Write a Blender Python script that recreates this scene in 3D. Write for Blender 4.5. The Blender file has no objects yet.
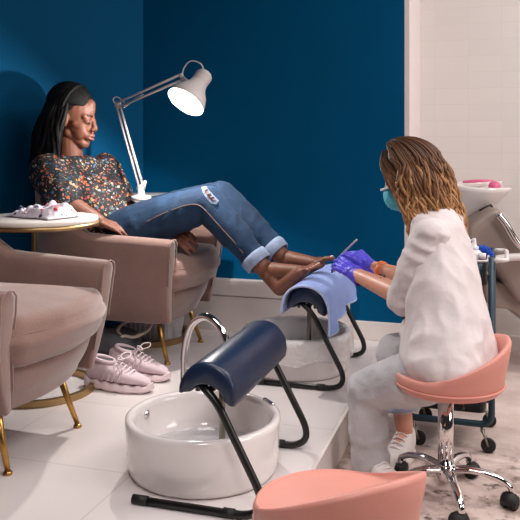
import bpy, bmesh, math, random
from mathutils import Vector, Matrix, noise
R = math.radians
PI = math.pi
SC = bpy.context.scene
COL = SC.collection
random.seed(7)

# ------------------------------------------------------------------ camera / world / lights
EYE = 1.28           # eye height above the lower floor
YAW = R(17.23)       # the camera looks 17 degrees to the left of the back wall's normal
CY, SY = math.cos(YAW), math.sin(YAW)
PLAT = 0.146         # top of the raised platform
FOC = 780.0

cam_d = bpy.data.cameras.new('camera')
cam = bpy.data.objects.new('camera', cam_d)
COL.objects.link(cam)
cam.location = (0, 0, EYE)
cam.rotation_euler = (R(90), 0, YAW)
cam_d.sensor_width = 36
cam_d.lens = FOC / 520 * 36
cam_d.shift_y = -120 / 520
cam_d.dof.use_dof = False
SC.camera = cam

world = bpy.data.worlds.new('world')
SC.world = world
world.use_nodes = True
bg = world.node_tree.nodes['Background']
bg.inputs[0].default_value = (1.0, 0.93, 0.90, 1)
bg.inputs[1].default_value = 0.025


def area(name, loc, target, size, energy, color, size_y=None, spread=180):
    l = bpy.data.lights.new(name, 'AREA')
    l.energy = energy
    l.color = color
    l.shape = 'RECTANGLE'
    l.size = size
    l.size_y = size_y or size
    l.spread = R(spread)
    o = bpy.data.objects.new(name, l)
    COL.objects.link(o)
    o.location = loc
    o.rotation_euler = (Vector(target) - Vector(loc)).to_track_quat('-Z', 'Y').to_euler()
    return o


area('ceiling_panel_light', (0.7, 2.3, 3.0), (0.5, 2.4, 0), 1.2, 36, (1.0, 0.95, 0.93))
area('side_light', (3.0, 2.1, 1.9), (-0.6, 2.8, 0.6), 1.4, 40, (1.0, 0.95, 0.93))  # soft light from the right; its source is unseen
area('platform_ceiling_light', (-0.9, 1.9, 3.0), (-1.0, 2.1, 0), 0.9, 8, (1.0, 0.97, 0.96), spread=100)
area('front_fill_light', (0.1, -0.2, 2.9), (-0.75, 2.45, 0.1), 0.8, 4.6, (1.0, 0.96, 0.94), spread=56)  # added fill to lift the camera-facing basin, seat and shirt
area('back_room_light', (1.7, 3.8, 3.1), (1.2, 4.4, 0.8), 1.0, 50, (1.0, 0.96, 0.93))

SC.view_settings.view_transform = 'Standard'
SC.view_settings.look = 'None'
SC.view_settings.exposure = 0.0
SC.view_settings.gamma = 1.0
SC.view_settings.use_curve_mapping = False


# ------------------------------------------------------------------ coordinates
def C(X, d, z):
    """right of the camera axis X, ahead of the camera d, height z -> world"""
    return Vector((CY * X - SY * d, SY * X + CY * d, z))


def P(px, py, d):
    return C((px - 260) / FOC * d, d, EYE - (py - 140) / FOC * d)


def RY(px, py, y):
    """point seen at px,py lying in the vertical plane world y"""
    k = (px - 260) / FOC
    d = y / (CY + SY * k)
    return P(px, py, d)


def G(px, py, z=PLAT):
    """point of the horizontal plane z seen at px,py"""
    return P(px, py, FOC * (EYE - z) / (py - 140))


# ------------------------------------------------------------------ materials
def lin(c):
    return tuple((v / 255 / 12.92 if v / 255 <= 0.04045 else ((v / 255 + 0.055) / 1.055) ** 2.4) for v in c)


def mat(name, rgb, rough=0.5, metal=0.0, var=0.0, vscale=8.0, bump=0.0, bscale=60.0, sheen=0.0, coat=0.0,
        spec=0.5, rgb2=None, stretch=None, trans=0.0, sss=0.0, alpha=1.0, emit=0.0):
    m = bpy.data.materials.new(name)
    m.use_nodes = True
    nt = m.node_tree
    b = nt.nodes['Principled BSDF']
    c = lin(rgb)
    b.inputs['Base Color'].default_value = (*c, 1)
    b.inputs['Roughness'].default_value = rough
    b.inputs['Metallic'].default_value = metal
    b.inputs['Specular IOR Level'].default_value = spec
    b.inputs['Coat Weight'].default_value = coat
    b.inputs['Coat Roughness'].default_value = 0.08
    b.inputs['Sheen Weight'].default_value = sheen
    b.inputs['Transmission Weight'].default_value = trans
    b.inputs['Alpha'].default_value = alpha
    if sss:
        b.inputs['Subsurface Weight'].default_value = sss
        b.inputs['Subsurface Radius'].default_value = (0.012, 0.005, 0.003)
        b.inputs['Subsurface Scale'].default_value = 0.6
    if emit:
        b.inputs['Emission Color'].default_value = (*c, 1)
        b.inputs['Emission Strength'].default_value = emit
    tc = nt.nodes.new('ShaderNodeTexCoord')
    mp = nt.nodes.new('ShaderNodeMapping')
    nt.links.new(tc.outputs['Object'], mp.inputs[0])
    if stretch:
        mp.inputs['Scale'].default_value = stretch
    if var or rgb2:
        n = nt.nodes.new('ShaderNodeTexNoise')
        n.inputs['Scale'].default_value = vscale
        n.inputs['Detail'].default_value = 5
        nt.links.new(mp.outputs[0], n.inputs[0])
        cr = nt.nodes.new('ShaderNodeValToRGB')
        cr.color_ramp.elements[0].position = 0.3
        cr.color_ramp.elements[1].position = 0.7
        c2 = lin(rgb2) if rgb2 else tuple(min(1, v * (1 + var)) for v in c)
        c1 = c if rgb2 else tuple(v * (1 - var) for v in c)
        cr.color_ramp.elements[0].color = (*c1, 1)
        cr.color_ramp.elements[1].color = (*c2, 1)
        nt.links.new(n.outputs[0], cr.inputs[0])
        nt.links.new(cr.outputs[0], b.inputs['Base Color'])
    if bump:
        n2 = nt.nodes.new('ShaderNodeTexNoise')
        n2.inputs['Scale'].default_value = bscale
        n2.inputs['Detail'].default_value = 4
        nt.links.new(mp.outputs[0], n2.inputs[0])
        bp = nt.nodes.new('ShaderNodeBump')
        bp.inputs['Strength'].default_value = bump
        bp.inputs['Distance'].default_value = 0.01
        nt.links.new(n2.outputs[0], bp.inputs['Height'])
        nt.links.new(bp.outputs[0], b.inputs['Normal'])
    return m


def tile_mat(name, rgb, mortar, w, h, rough, msize=0.004, offset=0.0, swap=False, bump=0.15, var=0.03):
    """glossy tiles; swap=True lays them on a wall (x,z), else on a floor (x,y)"""
    m = mat(name, rgb, rough)
    nt = m.node_tree
    b = nt.nodes['Principled BSDF']
    tc = nt.nodes.new('ShaderNodeTexCoord')
    mp = nt.nodes.new('ShaderNodeMapping')
    nt.links.new(tc.outputs['Object'], mp.inputs[0])
    if swap:
        mp.inputs['Rotation'].default_value = (R(-90), 0, 0)
    br = nt.nodes.new('ShaderNodeTexBrick')
    br.offset = offset
    br.inputs['Scale'].default_value = 1
    br.inputs['Mortar Size'].default_value = msize
    br.inputs['Brick Width'].default_value = w
    br.inputs['Row Height'].default_value = h
    c = lin(rgb)
    br.inputs['Color1'].default_value = (*c, 1)
    br.inputs['Color2'].default_value = (*tuple(v * (1 - var) for v in c), 1)
    br.inputs['Mortar'].default_value = (*lin(mortar), 1)
    nt.links.new(mp.outputs[0], br.inputs[0])
    nt.links.new(br.outputs[0], b.inputs['Base Color'])
    bp = nt.nodes.new('ShaderNodeBump')
    bp.inputs['Strength'].default_value = bump
    bp.inputs['Distance'].default_value = 0.003
    bp.invert = True
    nt.links.new(br.outputs['Fac'], bp.inputs['Height'])
    nt.links.new(bp.outputs[0], b.inputs['Normal'])
    return m


def concrete_mat():
    m = mat('worn_concrete', (196, 172, 164), 0.55, bump=0.12, bscale=30)
    nt = m.node_tree
    b = nt.nodes['Principled BSDF']
    tc = nt.nodes.new('ShaderNodeTexCoord')

    def ns(scale, detail, p0, p1, c0, c1):
        n = nt.nodes.new('ShaderNodeTexNoise')
        n.inputs['Scale'].default_value = scale
        n.inputs['Detail'].default_value = detail
        n.inputs['Roughness'].default_value = 0.65
        nt.links.new(tc.outputs['Object'], n.inputs[0])
        r = nt.nodes.new('ShaderNodeValToRGB')
        r.color_ramp.elements[0].position = p0
        r.color_ramp.elements[1].position = p1
        r.color_ramp.elements[0].color = (*c0, 1)
        r.color_ramp.elements[1].color = (*c1, 1)
        nt.links.new(n.outputs[0], r.inputs[0])
        return r.outputs[0]
    base = ns(4.0, 8, 0.35, 0.65, lin((200, 176, 168)), lin((226, 206, 199)))
    stain = ns(14.0, 10, 0.54, 0.64, (0, 0, 0), (1, 1, 1))
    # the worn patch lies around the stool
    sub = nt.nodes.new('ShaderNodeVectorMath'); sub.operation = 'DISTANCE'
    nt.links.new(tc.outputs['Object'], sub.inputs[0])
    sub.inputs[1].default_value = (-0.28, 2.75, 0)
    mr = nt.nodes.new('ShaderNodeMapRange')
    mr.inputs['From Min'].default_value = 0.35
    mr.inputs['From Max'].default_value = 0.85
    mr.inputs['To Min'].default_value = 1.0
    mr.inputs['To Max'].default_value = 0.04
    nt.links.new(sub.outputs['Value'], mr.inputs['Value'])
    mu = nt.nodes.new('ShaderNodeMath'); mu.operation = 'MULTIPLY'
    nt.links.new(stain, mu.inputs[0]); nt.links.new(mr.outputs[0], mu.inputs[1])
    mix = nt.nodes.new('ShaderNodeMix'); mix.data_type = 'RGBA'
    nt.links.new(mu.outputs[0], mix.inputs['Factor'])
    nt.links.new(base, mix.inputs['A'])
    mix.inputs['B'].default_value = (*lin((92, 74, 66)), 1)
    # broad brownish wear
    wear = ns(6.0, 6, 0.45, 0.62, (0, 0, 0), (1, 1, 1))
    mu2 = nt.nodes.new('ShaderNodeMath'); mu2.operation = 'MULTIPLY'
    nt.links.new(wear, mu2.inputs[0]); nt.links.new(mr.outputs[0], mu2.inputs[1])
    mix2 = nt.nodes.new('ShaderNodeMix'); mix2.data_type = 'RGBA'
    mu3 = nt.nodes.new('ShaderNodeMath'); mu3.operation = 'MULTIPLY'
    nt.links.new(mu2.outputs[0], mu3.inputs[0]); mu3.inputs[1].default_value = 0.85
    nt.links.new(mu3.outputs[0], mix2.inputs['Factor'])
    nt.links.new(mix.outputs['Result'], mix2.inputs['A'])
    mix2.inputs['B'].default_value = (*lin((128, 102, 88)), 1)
    nt.links.new(mix2.outputs['Result'], b.inputs['Base Color'])
    return m


def print_mat(name, ground, cols, scale, fill, rough=0.75):
    """cloth printed with scattered coloured flecks"""
    m = mat(name, ground, rough, bump=0.1, bscale=90)
    nt = m.node_tree
    b = nt.nodes['Principled BSDF']
    tc = nt.nodes.new('ShaderNodeTexCoord')
    prev = None
    for k, (sc, fl) in enumerate(((scale, fill), (scale * 1.7, fill * 0.8))):
        nz = nt.nodes.new('ShaderNodeTexNoise'); nz.inputs['Scale'].default_value = sc * 0.8
        nt.links.new(tc.outputs['Object'], nz.inputs[0])
        mixv = nt.nodes.new('ShaderNodeVectorMath'); mixv.operation = 'MULTIPLY_ADD'
        nt.links.new(nz.outputs['Color'], mixv.inputs[0])
        mixv.inputs[1].default_value = (0.02, 0.02, 0.02)
        nt.links.new(tc.outputs['Object'], mixv.inputs[2])
        v = nt.nodes.new('ShaderNodeTexVoronoi'); v.inputs['Scale'].default_value = sc
        nt.links.new(mixv.outputs[0], v.inputs[0])
        sep = nt.nodes.new('ShaderNodeSeparateColor')
        nt.links.new(v.outputs['Color'], sep.inputs[0])
        cr = nt.nodes.new('ShaderNodeValToRGB'); cr.color_ramp.interpolation = 'CONSTANT'
        els = cr.color_ramp.elements
        while len(els) < len(cols):
            els.new(0.5)
        for i, c in enumerate(cols):
            els[i].position = i / len(cols)
            els[i].color = (*lin(c), 1)
        nt.links.new(sep.outputs[0], cr.inputs[0])
        lt = nt.nodes.new('ShaderNodeMath'); lt.operation = 'LESS_THAN'
        nt.links.new(v.outputs['Distance'], lt.inputs[0]); lt.inputs[1].default_value = fl
        mix = nt.nodes.new('ShaderNodeMix'); mix.data_type = 'RGBA'
        nt.links.new(lt.outputs[0], mix.inputs['Factor'])
        if prev is None:
            mix.inputs['A'].default_value = (*lin(ground), 1)
        else:
            nt.links.new(prev, mix.inputs['A'])
        nt.links.new(cr.outputs[0], mix.inputs['B'])
        prev = mix.outputs['Result']
    nt.links.new(prev, b.inputs['Base Color'])
    return m


def hair_mat(name, stops, rough=0.5):
    """dyed hair: colour runs from root to tip (attribute 'tone')"""
    m = mat(name, stops[0][1], rough, spec=0.28)
    nt = m.node_tree
    b = nt.nodes['Principled BSDF']
    at = nt.nodes.new('ShaderNodeAttribute'); at.attribute_name = 'tone'
    cr = nt.nodes.new('ShaderNodeValToRGB')
    els = cr.color_ramp.elements
    while len(els) < len(stops):
        els.new(0.5)
    for i, (p, c) in enumerate(stops):
        els[i].position = p
        els[i].color = (*lin(c), 1)
    nt.links.new(at.outputs['Fac'], cr.inputs[0])
    nt.links.new(cr.outputs[0], b.inputs['Base Color'])
    return m


def clear_mat(name, rgb, opacity, rough=0.1, bump=0.4, bscale=40):
    """thin clear plastic sheet"""
    m = bpy.data.materials.new(name)
    m.use_nodes = True
    nt = m.node_tree
    out = nt.nodes['Material Output']
    b = nt.nodes['Principled BSDF']
    b.inputs['Base Color'].default_value = (*lin(rgb), 1)
    b.inputs['Roughness'].default_value = rough
    t = nt.nodes.new('ShaderNodeBsdfTransparent')
    mx = nt.nodes.new('ShaderNodeMixShader')
    mx.inputs[0].default_value = opacity
    nt.links.new(t.outputs[0], mx.inputs[1])
    nt.links.new(b.outputs[0], mx.inputs[2])
    nt.links.new(mx.outputs[0], out.inputs['Surface'])
    tc = nt.nodes.new('ShaderNodeTexCoord')
    n = nt.nodes.new('ShaderNodeTexNoise'); n.inputs['Scale'].default_value = bscale
    n.inputs['Detail'].default_value = 3
    nt.links.new(tc.outputs['Object'], n.inputs[0])
    bp = nt.nodes.new('ShaderNodeBump'); bp.inputs['Strength'].default_value = bump
    bp.inputs['Distance'].default_value = 0.02
    nt.links.new(n.outputs[0], bp.inputs['Height'])
    nt.links.new(bp.outputs[0], b.inputs['Normal'])
    return m


M = dict(
    blue_wall=mat('blue_wall_paint', (0, 80, 122), 0.6, var=0.04, vscale=2, bump=0.03, bscale=120, spec=0.06),
    white_trim=mat('white_trim_paint', (226, 214, 210), 0.4, var=0.02),
    white_end=mat('white_plaster', (235, 222, 218), 0.45, var=0.02),
    wall_tile=tile_mat('white_wall_tile', (232, 224, 220), (228, 219, 214), 0.2, 0.1, 0.22, 0.003, 0.0, True),
    deck=tile_mat('white_floor_tile', (222, 212, 210), (205, 194, 192), 0.6, 0.6, 0.16, 0.003, 0.0, False, 0.1),
    deck_side=mat('platform_riser', (226, 214, 208), 0.4, var=0.03),
    concrete=concrete_mat(),
    velvet=mat('mauve_velvet', (140, 110, 101), 0.85, var=0.07, vscale=14, bump=0.15, bscale=120, sheen=0.55, spec=0.06),
    brass=mat('brushed_brass', (190, 145, 80), 0.28, 1.0, var=0.05),
    pale_brass=mat('pale_brass', (176, 146, 104), 0.4, 1.0, var=0.05),
    marble=mat('white_table_top', (236, 226, 218), 0.25, var=0.02, vscale=5),
    white_metal=mat('white_enamel', (225, 214, 212), 0.35, var=0.02),
    shade_in=mat('lamp_shade_inside', (250, 250, 250), 0.5, var=0.01),
    bulb=mat('glowing_bulb', (255, 250, 245), 0.5, emit=14.0),
    ceramic=mat('white_ceramic', (232, 222, 220), 0.12, coat=0.5, var=0.01),
    chrome=mat('chrome', (225, 220, 220), 0.08, 1.0, var=0.02),
    dull_steel=mat('dull_steel', (150, 146, 132), 0.35, 1.0, var=0.03),
    black_metal=mat('black_metal', (20, 18, 18), 0.35, var=0.1),
    black_rubber=mat('black_rubber', (24, 21, 21), 0.6, var=0.1),
    navy=mat('navy_leatherette', (20, 35, 62), 0.33, var=0.06, bump=0.08, bscale=200),
    pink=mat('pink_leatherette', (218, 146, 132), 0.45, var=0.03, bump=0.06, bscale=200),
    towel=mat('blue_terry_towel', (132, 154, 216), 0.95, var=0.06, vscale=25, bump=0.5, bscale=220, sheen=0.3),
    towel_edge=mat('towel_hem', (176, 190, 226), 0.9, var=0.04),
    dark_skin=mat('brown_skin', (116, 70, 51), 0.56, var=0.06, vscale=18, sss=0.06),
    dark_lips=mat('brown_lips', (138, 80, 76), 0.35, var=0.05),
    light_skin=mat('fair_skin', (216, 152, 126), 0.45, var=0.04, vscale=18, sss=0.1),
    nail=mat('pale_nail', (228, 190, 178), 0.25, var=0.02),
    floral=print_mat('floral_print', (9, 11, 15), [(190, 92, 52), (58, 92, 128), (186, 172, 156), (10, 12, 18), (150, 52, 46), (84, 108, 104), (190, 140, 80), (36, 62, 96), (9, 11, 16)], 46, 0.36),
    paperprint=print_mat('printed_cloth', (226, 214, 224), [(226, 214, 224), (190, 40, 50), (226, 214, 224), (30, 110, 120), (216, 200, 214), (70, 60, 90), (226, 214, 224), (200, 110, 120)], 26, 0.34),
    denim=mat('blue_denim', (8, 36, 62), 0.85, rgb2=(18, 54, 88), vscale=5, bump=0.25, bscale=160, sheen=0.03),
    denim_worn=mat('worn_denim_cuff', (140, 152, 178), 0.9, var=0.15, vscale=40, bump=0.3, bscale=160),
    denim_stitch=mat('tan_stitching', (120, 96, 84), 0.9, var=0.1),
    denim_pale=mat('pale_grey_denim', (170, 164, 168), 0.9, rgb2=(202, 196, 198), vscale=6, bump=0.25, bscale=120, sheen=0.1),
    denim_fray=mat('frayed_hem', (158, 166, 190), 0.95, var=0.1, vscale=60),
    shirt=mat('white_cotton_shirt', (218, 205, 205), 0.85, var=0.02, bump=0.15, bscale=60, sheen=0.1),
    glove=mat('violet_nitrile', (84, 72, 214), 0.45, var=0.06, vscale=30, bump=0.2, bscale=70),
    mask=mat('blue_face_mask', (92, 190, 212), 0.8, var=0.04, bump=0.2, bscale=60),
    mask_edge=mat('white_mask_edge', (226, 226, 232), 0.8, var=0.03),
    orange=mat('orange_band', (222, 112, 62), 0.55, var=0.03),
    ink=mat('tattoo_ink', (70, 52, 52), 0.6, var=0.1),
    black_hair=hair_mat('black_hair', [(0, (5, 4, 4)), (1, (12, 9, 9))], 0.7),
    brown_hair=hair_mat('highlighted_brown_hair', [(0, (58, 36, 24)), (0.4, (112, 74, 48)), (0.7, (176, 128, 86)), (1, (210, 168, 120))], 0.52),
    sneaker=mat('pale_pink_knit', (212, 190, 195), 0.8, var=0.04, vscale=40, bump=0.4, bscale=180),
    sneaker_sole=mat('pale_pink_sole', (226, 204, 206), 0.6, var=0.03),
    lace=mat('white_lace', (238, 226, 226), 0.85, var=0.03),
    white_shoe=mat('white_trainer', (232, 222, 218), 0.6, var=0.03, bump=0.15, bscale=80),
    teal=mat('dark_teal_metal', (22, 52, 66), 0.4, var=0.06),
    dark_tray=mat('black_tray', (38, 40, 44), 0.45, var=0.06),
    bottle=mat('white_plastic', (228, 222, 226), 0.3, var=0.02),
    bottle_label=print_mat('bottle_label', (206, 202, 222), [(206, 202, 222), (150, 140, 184), (206, 202, 222), (178, 170, 204)], 160, 0.4),
    bristle=mat('bright_blue_bristles', (6, 72, 190), 0.6, var=0.12, vscale=60, bump=0.6, bscale=200),
    wood=mat('pale_wood', (190, 142, 90), 0.5, var=0.1, vscale=20),
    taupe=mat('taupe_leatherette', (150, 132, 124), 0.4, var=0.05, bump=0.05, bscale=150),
    taupe_dark=mat('dark_taupe', (120, 104, 96), 0.5, var=0.05),  # uniform deeper taupe for the shampoo pedestal
    hot_pink=mat('hot_pink_plastic', (228, 104, 148), 0.4, var=0.03),
    bag=mat('grey_fabric', (84, 82, 86), 0.9, var=0.12, vscale=20, bump=0.4, bscale=100),
    cord=mat('cream_cord', (206, 192, 178), 0.5, var=0.03),
    box=mat('frosted_plastic', (214, 212, 212), 0.3, var=0.03),
    blue_plastic=mat('blue_plastic', (20, 104, 170), 0.4, var=0.04),
    liner=clear_mat('clear_plastic_liner', (246, 243, 243), 0.44, 0.06, 1.0, 26),
    water=clear_mat('clear_water', (205, 210, 215), 0.25, 0.03, 0.25, 18),
    tool=mat('steel_tool', (214, 206, 196), 0.3, 0.8, var=0.03),
)


# ------------------------------------------------------------------ mesh helpers
def link(name, me, m, parent=None):
    o = bpy.data.objects.new(name, me)
    COL.objects.link(o)
    if m is not None:
        me.materials.append(m)
    if parent is not None:
        o.parent = parent
    return o


def obj(name, bm, m, parent=None, smooth=True, bevel=0.0, subsurf=0, auto=None):
    bmesh.ops.recalc_face_normals(bm, faces=bm.faces[:])
    me = bpy.data.meshes.new(name)
    bm.to_mesh(me)
    bm.free()
    if smooth:
        for p in me.polygons:
            p.use_smooth = True
    o = link(name, me, m, parent)
    if bevel:
        b = o.modifiers.new('bevel', 'BEVEL')
        b.width = bevel
        b.segments = 3
        b.limit_method = 'ANGLE'
        b.angle_limit = R(40)
        b.harden_normals = False
    if subsurf:
        s = o.modifiers.new('subsurf', 'SUBSURF')
        s.levels = subsurf
        s.render_levels = subsurf
    return o


def tag(o, label, cat, group=None, kind=None):
    o['label'] = label
    o['category'] = cat
    if group:
        o['group'] = group
    if kind:
        o['kind'] = kind
    return o


def empty(name, loc, rz=0.0, label=None, cat=None, group=None):
    o = bpy.data.objects.new(name, None)
    COL.objects.link(o)
    o.location = loc
    o.rotation_euler = (0, 0, rz)
    o.empty_display_size = 0.05
    if label:
        tag(o, label, cat, group)
    return o


def structure(name, bm, m, smooth=False, bevel=0.0):
    o = obj(name, bm, m, None, smooth, bevel)
    o['kind'] = 'structure'
    return o


def copy_tree(o, parent=None):
    c = o.copy()
    COL.objects.link(c)
    if parent is not None:
        c.parent = parent
    for ch in list(o.children):
        copy_tree(ch, c)
    return c


def BM():
    return bmesh.new()


def box(bm, lo, hi):
    vs = [bm.verts.new((x, y, z)) for z in (lo[2], hi[2]) for y in (lo[1], hi[1]) for x in (lo[0], hi[0])]
    for f in ((0, 2, 3, 1), (4, 5, 7, 6), (0, 1, 5, 4), (2, 6, 7, 3), (0, 4, 6, 2), (1, 3, 7, 5)):
        bm.faces.new([vs[i] for i in f])


def prism(bm, pts, z0, z1):
    a = [bm.verts.new((p[0], p[1], z0)) for p in pts]
    b = [bm.verts.new((p[0], p[1], z1)) for p in pts]
    n = len(pts)
    bm.faces.new(a[::-1])
    bm.faces.new(b)
    for i in range(n):
        bm.faces.new((a[i], a[(i + 1) % n], b[(i + 1) % n], b[i]))


def bridge(bm, rings, close=True, cap=True):
    """rings: lists of points with equal length"""
    vs = [[bm.verts.new(p) for p in r] for r in rings]
    n = len(rings[0])
    for i in range(len(vs) - 1):
        for j in range(n if close else n - 1):
            k = (j + 1) % n
            bm.faces.new((vs[i][j], vs[i][k], vs[i + 1][k], vs[i + 1][j]))
    if cap and close:
        bm.faces.new(vs[0][::-1])
        bm.faces.new(vs[-1])
    return vs


def lathe(bm, prof, n=48, origin=(0, 0, 0)):
    """prof: (r, z) list, open at the ends unless r == 0"""
    o = Vector(origin)
    rings = []
    for r, z in prof:
        if r < 1e-6:
            rings.append([bm.verts.new(o + Vector((0, 0, z)))])
        else:
            rings.append([bm.verts.new(o + Vector((r * math.cos(2 * PI * i / n), r * math.sin(2 * PI * i / n), z))) for i in range(n)])
    for a, b in zip(rings, rings[1:]):
        for i in range(n):
            k = (i + 1) % n
            if len(a) == 1 and len(b) == 1:
                continue
            if len(a) == 1:
                bm.faces.new((a[0], b[k], b[i]))
            elif len(b) == 1:
                bm.faces.new((a[i], a[k], b[0]))
            else:
                bm.faces.new((a[i], a[k], b[k], b[i]))


def spline(pts, steps=8, closed=False):
    pts = [Vector(p) for p in pts]
    out = []
    n = len(pts)
    rng = n if closed else n - 1
    for i in range(rng):
        if closed:
            p0, p1, p2, p3 = (pts[(i + k - 1) % n] for k in range(4))
        else:
            p0 = pts[max(0, i - 1)]; p1 = pts[i]; p2 = pts[i + 1]; p3 = pts[min(n - 1, i + 2)]
        for s in range(steps):
            t = s / steps
            out.append(0.5 * ((2 * p1) + (p2 - p0) * t + (2 * p0 - 5 * p1 + 4 * p2 - p3) * t * t + (3 * p1 - p0 - 3 * p2 + p3) * t ** 3))
    if not closed:
        out.append(pts[-1])
    return out


def fillet(pts, r, steps=6):
    """polyline with rounded corners"""
    pts = [Vector(p) for p in pts]
    out = [pts[0]]
    for a, b, c in zip(pts, pts[1:], pts[2:]):
        u = (a - b); v = (c - b)
        rr = min(r, u.length * 0.49, v.length * 0.49)
        p, q = b + u.normalized() * rr, b + v.normalized() * rr
        for i in range(steps + 1):
            t = i / steps
            out.append((1 - t) ** 2 * p + 2 * t * (1 - t) * b + t * t * q)
    out.append(pts[-1])
    return out


def tube(bm, pts, r, n=10, closed=False, cap=True, layer=None, tones=None):
    """round tube along pts; r number or list"""
    pts = [Vector(p) for p in pts]
    m = len(pts)
    rs = r if isinstance(r, (list, tuple)) else [r] * m
    rings = []
    prev = None
    for i in range(m):
        if closed:
            t = pts[(i + 1) % m] - pts[i - 1]
        else:
            t = pts[min(m - 1, i + 1)] - pts[max(0, i - 1)]
        if t.length < 1e-9:
            t = Vector((0, 0, 1))
        t.normalize()
        if prev is None:
            a = Vector((0, 0, 1)) if abs(t.z) < 0.9 else Vector((1, 0, 0))
            nx = t.cross(a).normalized()
        else:
            nx = (prev - t * prev.dot(t))
            nx = nx.normalized() if nx.length > 1e-9 else t.orthogonal().normalized()
        prev = nx
        ny = t.cross(nx)
        rings.append([pts[i] + (nx * math.cos(2 * PI * k / n) + ny * math.sin(2 * PI * k / n)) * rs[i] for k in range(n)])
    if closed:
        vs = [[bm.verts.new(p) for p in rg] for rg in rings]
        for i in range(m):
            j = (i + 1) % m
            for k in range(n):
                l = (k + 1) % n
                bm.faces.new((vs[i][k], vs[i][l], vs[j][l], vs[j][k]))
    else:
        vs = bridge(bm, rings, True, cap)
    if layer is not None:
        for i, rg in enumerate(vs):
            for v in rg:
                v[layer] = tones[i]
    return vs


def rounded_rect(w, d, r, n=6, cx=0.0, cy=0.0):
    pts = []
    for sx, sy, a0 in ((1, 1, 0), (-1, 1, 90), (-1, -1, 180), (1, -1, 270)):
        for i in range(n + 1):
            a = R(a0 + 90 * i / n)
            pts.append((cx + sx * (w / 2 - r) + r * math.cos(a), cy + sy * (d / 2 - r) + r * math.sin(a)))
    return pts


def pillow(bm, outline, z0, z1, r, crown=0.0, under=0.0, taper=0.0, steps=5, zf=None):
    """soft slab over a convex outline: rounded edges, crowned top, optional taper (inset at the bottom)"""
    cx = sum(p[0] for p in outline) / len(outline)
    cy = sum(p[1] for p in outline) / len(outline)

    def ring(inset, z):
        o = []
        for p in outline:
            v = Vector((p[0] - cx, p[1] - cy))
            l = max(1e-6, v.length)
            v = v * max(0.02, (l - inset) / l)
            zz = z
            if zf:
                zz += zf(cx + v.x, cy + v.y)
            o.append((cx + v.x, cy + v.y, zz))
        return o
    rings = []
    mean = sum((Vector((p[0] - cx, p[1] - cy))).length for p in outline) / len(outline)
    for k in (0.9, 0.6, 0.3):
        rings.append(ring(taper + r + (mean - r) * k * 0.98, z0 - under * k))
    for i in range(steps + 1):
        a = PI / 2 * i / steps
        rings.append(ring(taper + r * (1 - math.sin(a)), z0 + r * (1 - math.cos(a))))
    for i in range(1, 5):
        t = i / 5
        rings.append(ring(taper * (1 - t) - 0.25 * r * math.sin(PI * t), z0 + r + (z1 - z0 - 2 * r) * t))
    for i in range(steps + 1):
        a = PI / 2 * i / steps
        rings.append(ring(r * (1 - math.cos(a)), z1 - r + r * math.sin(a)))
    for k in (0.2, 0.4, 0.6, 0.8, 0.93):
        rings.append(ring(r + (mean - r) * k, z1 + crown * math.sin(PI / 2 * min(1, k * 1.2))))
    bridge(bm, rings)


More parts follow.
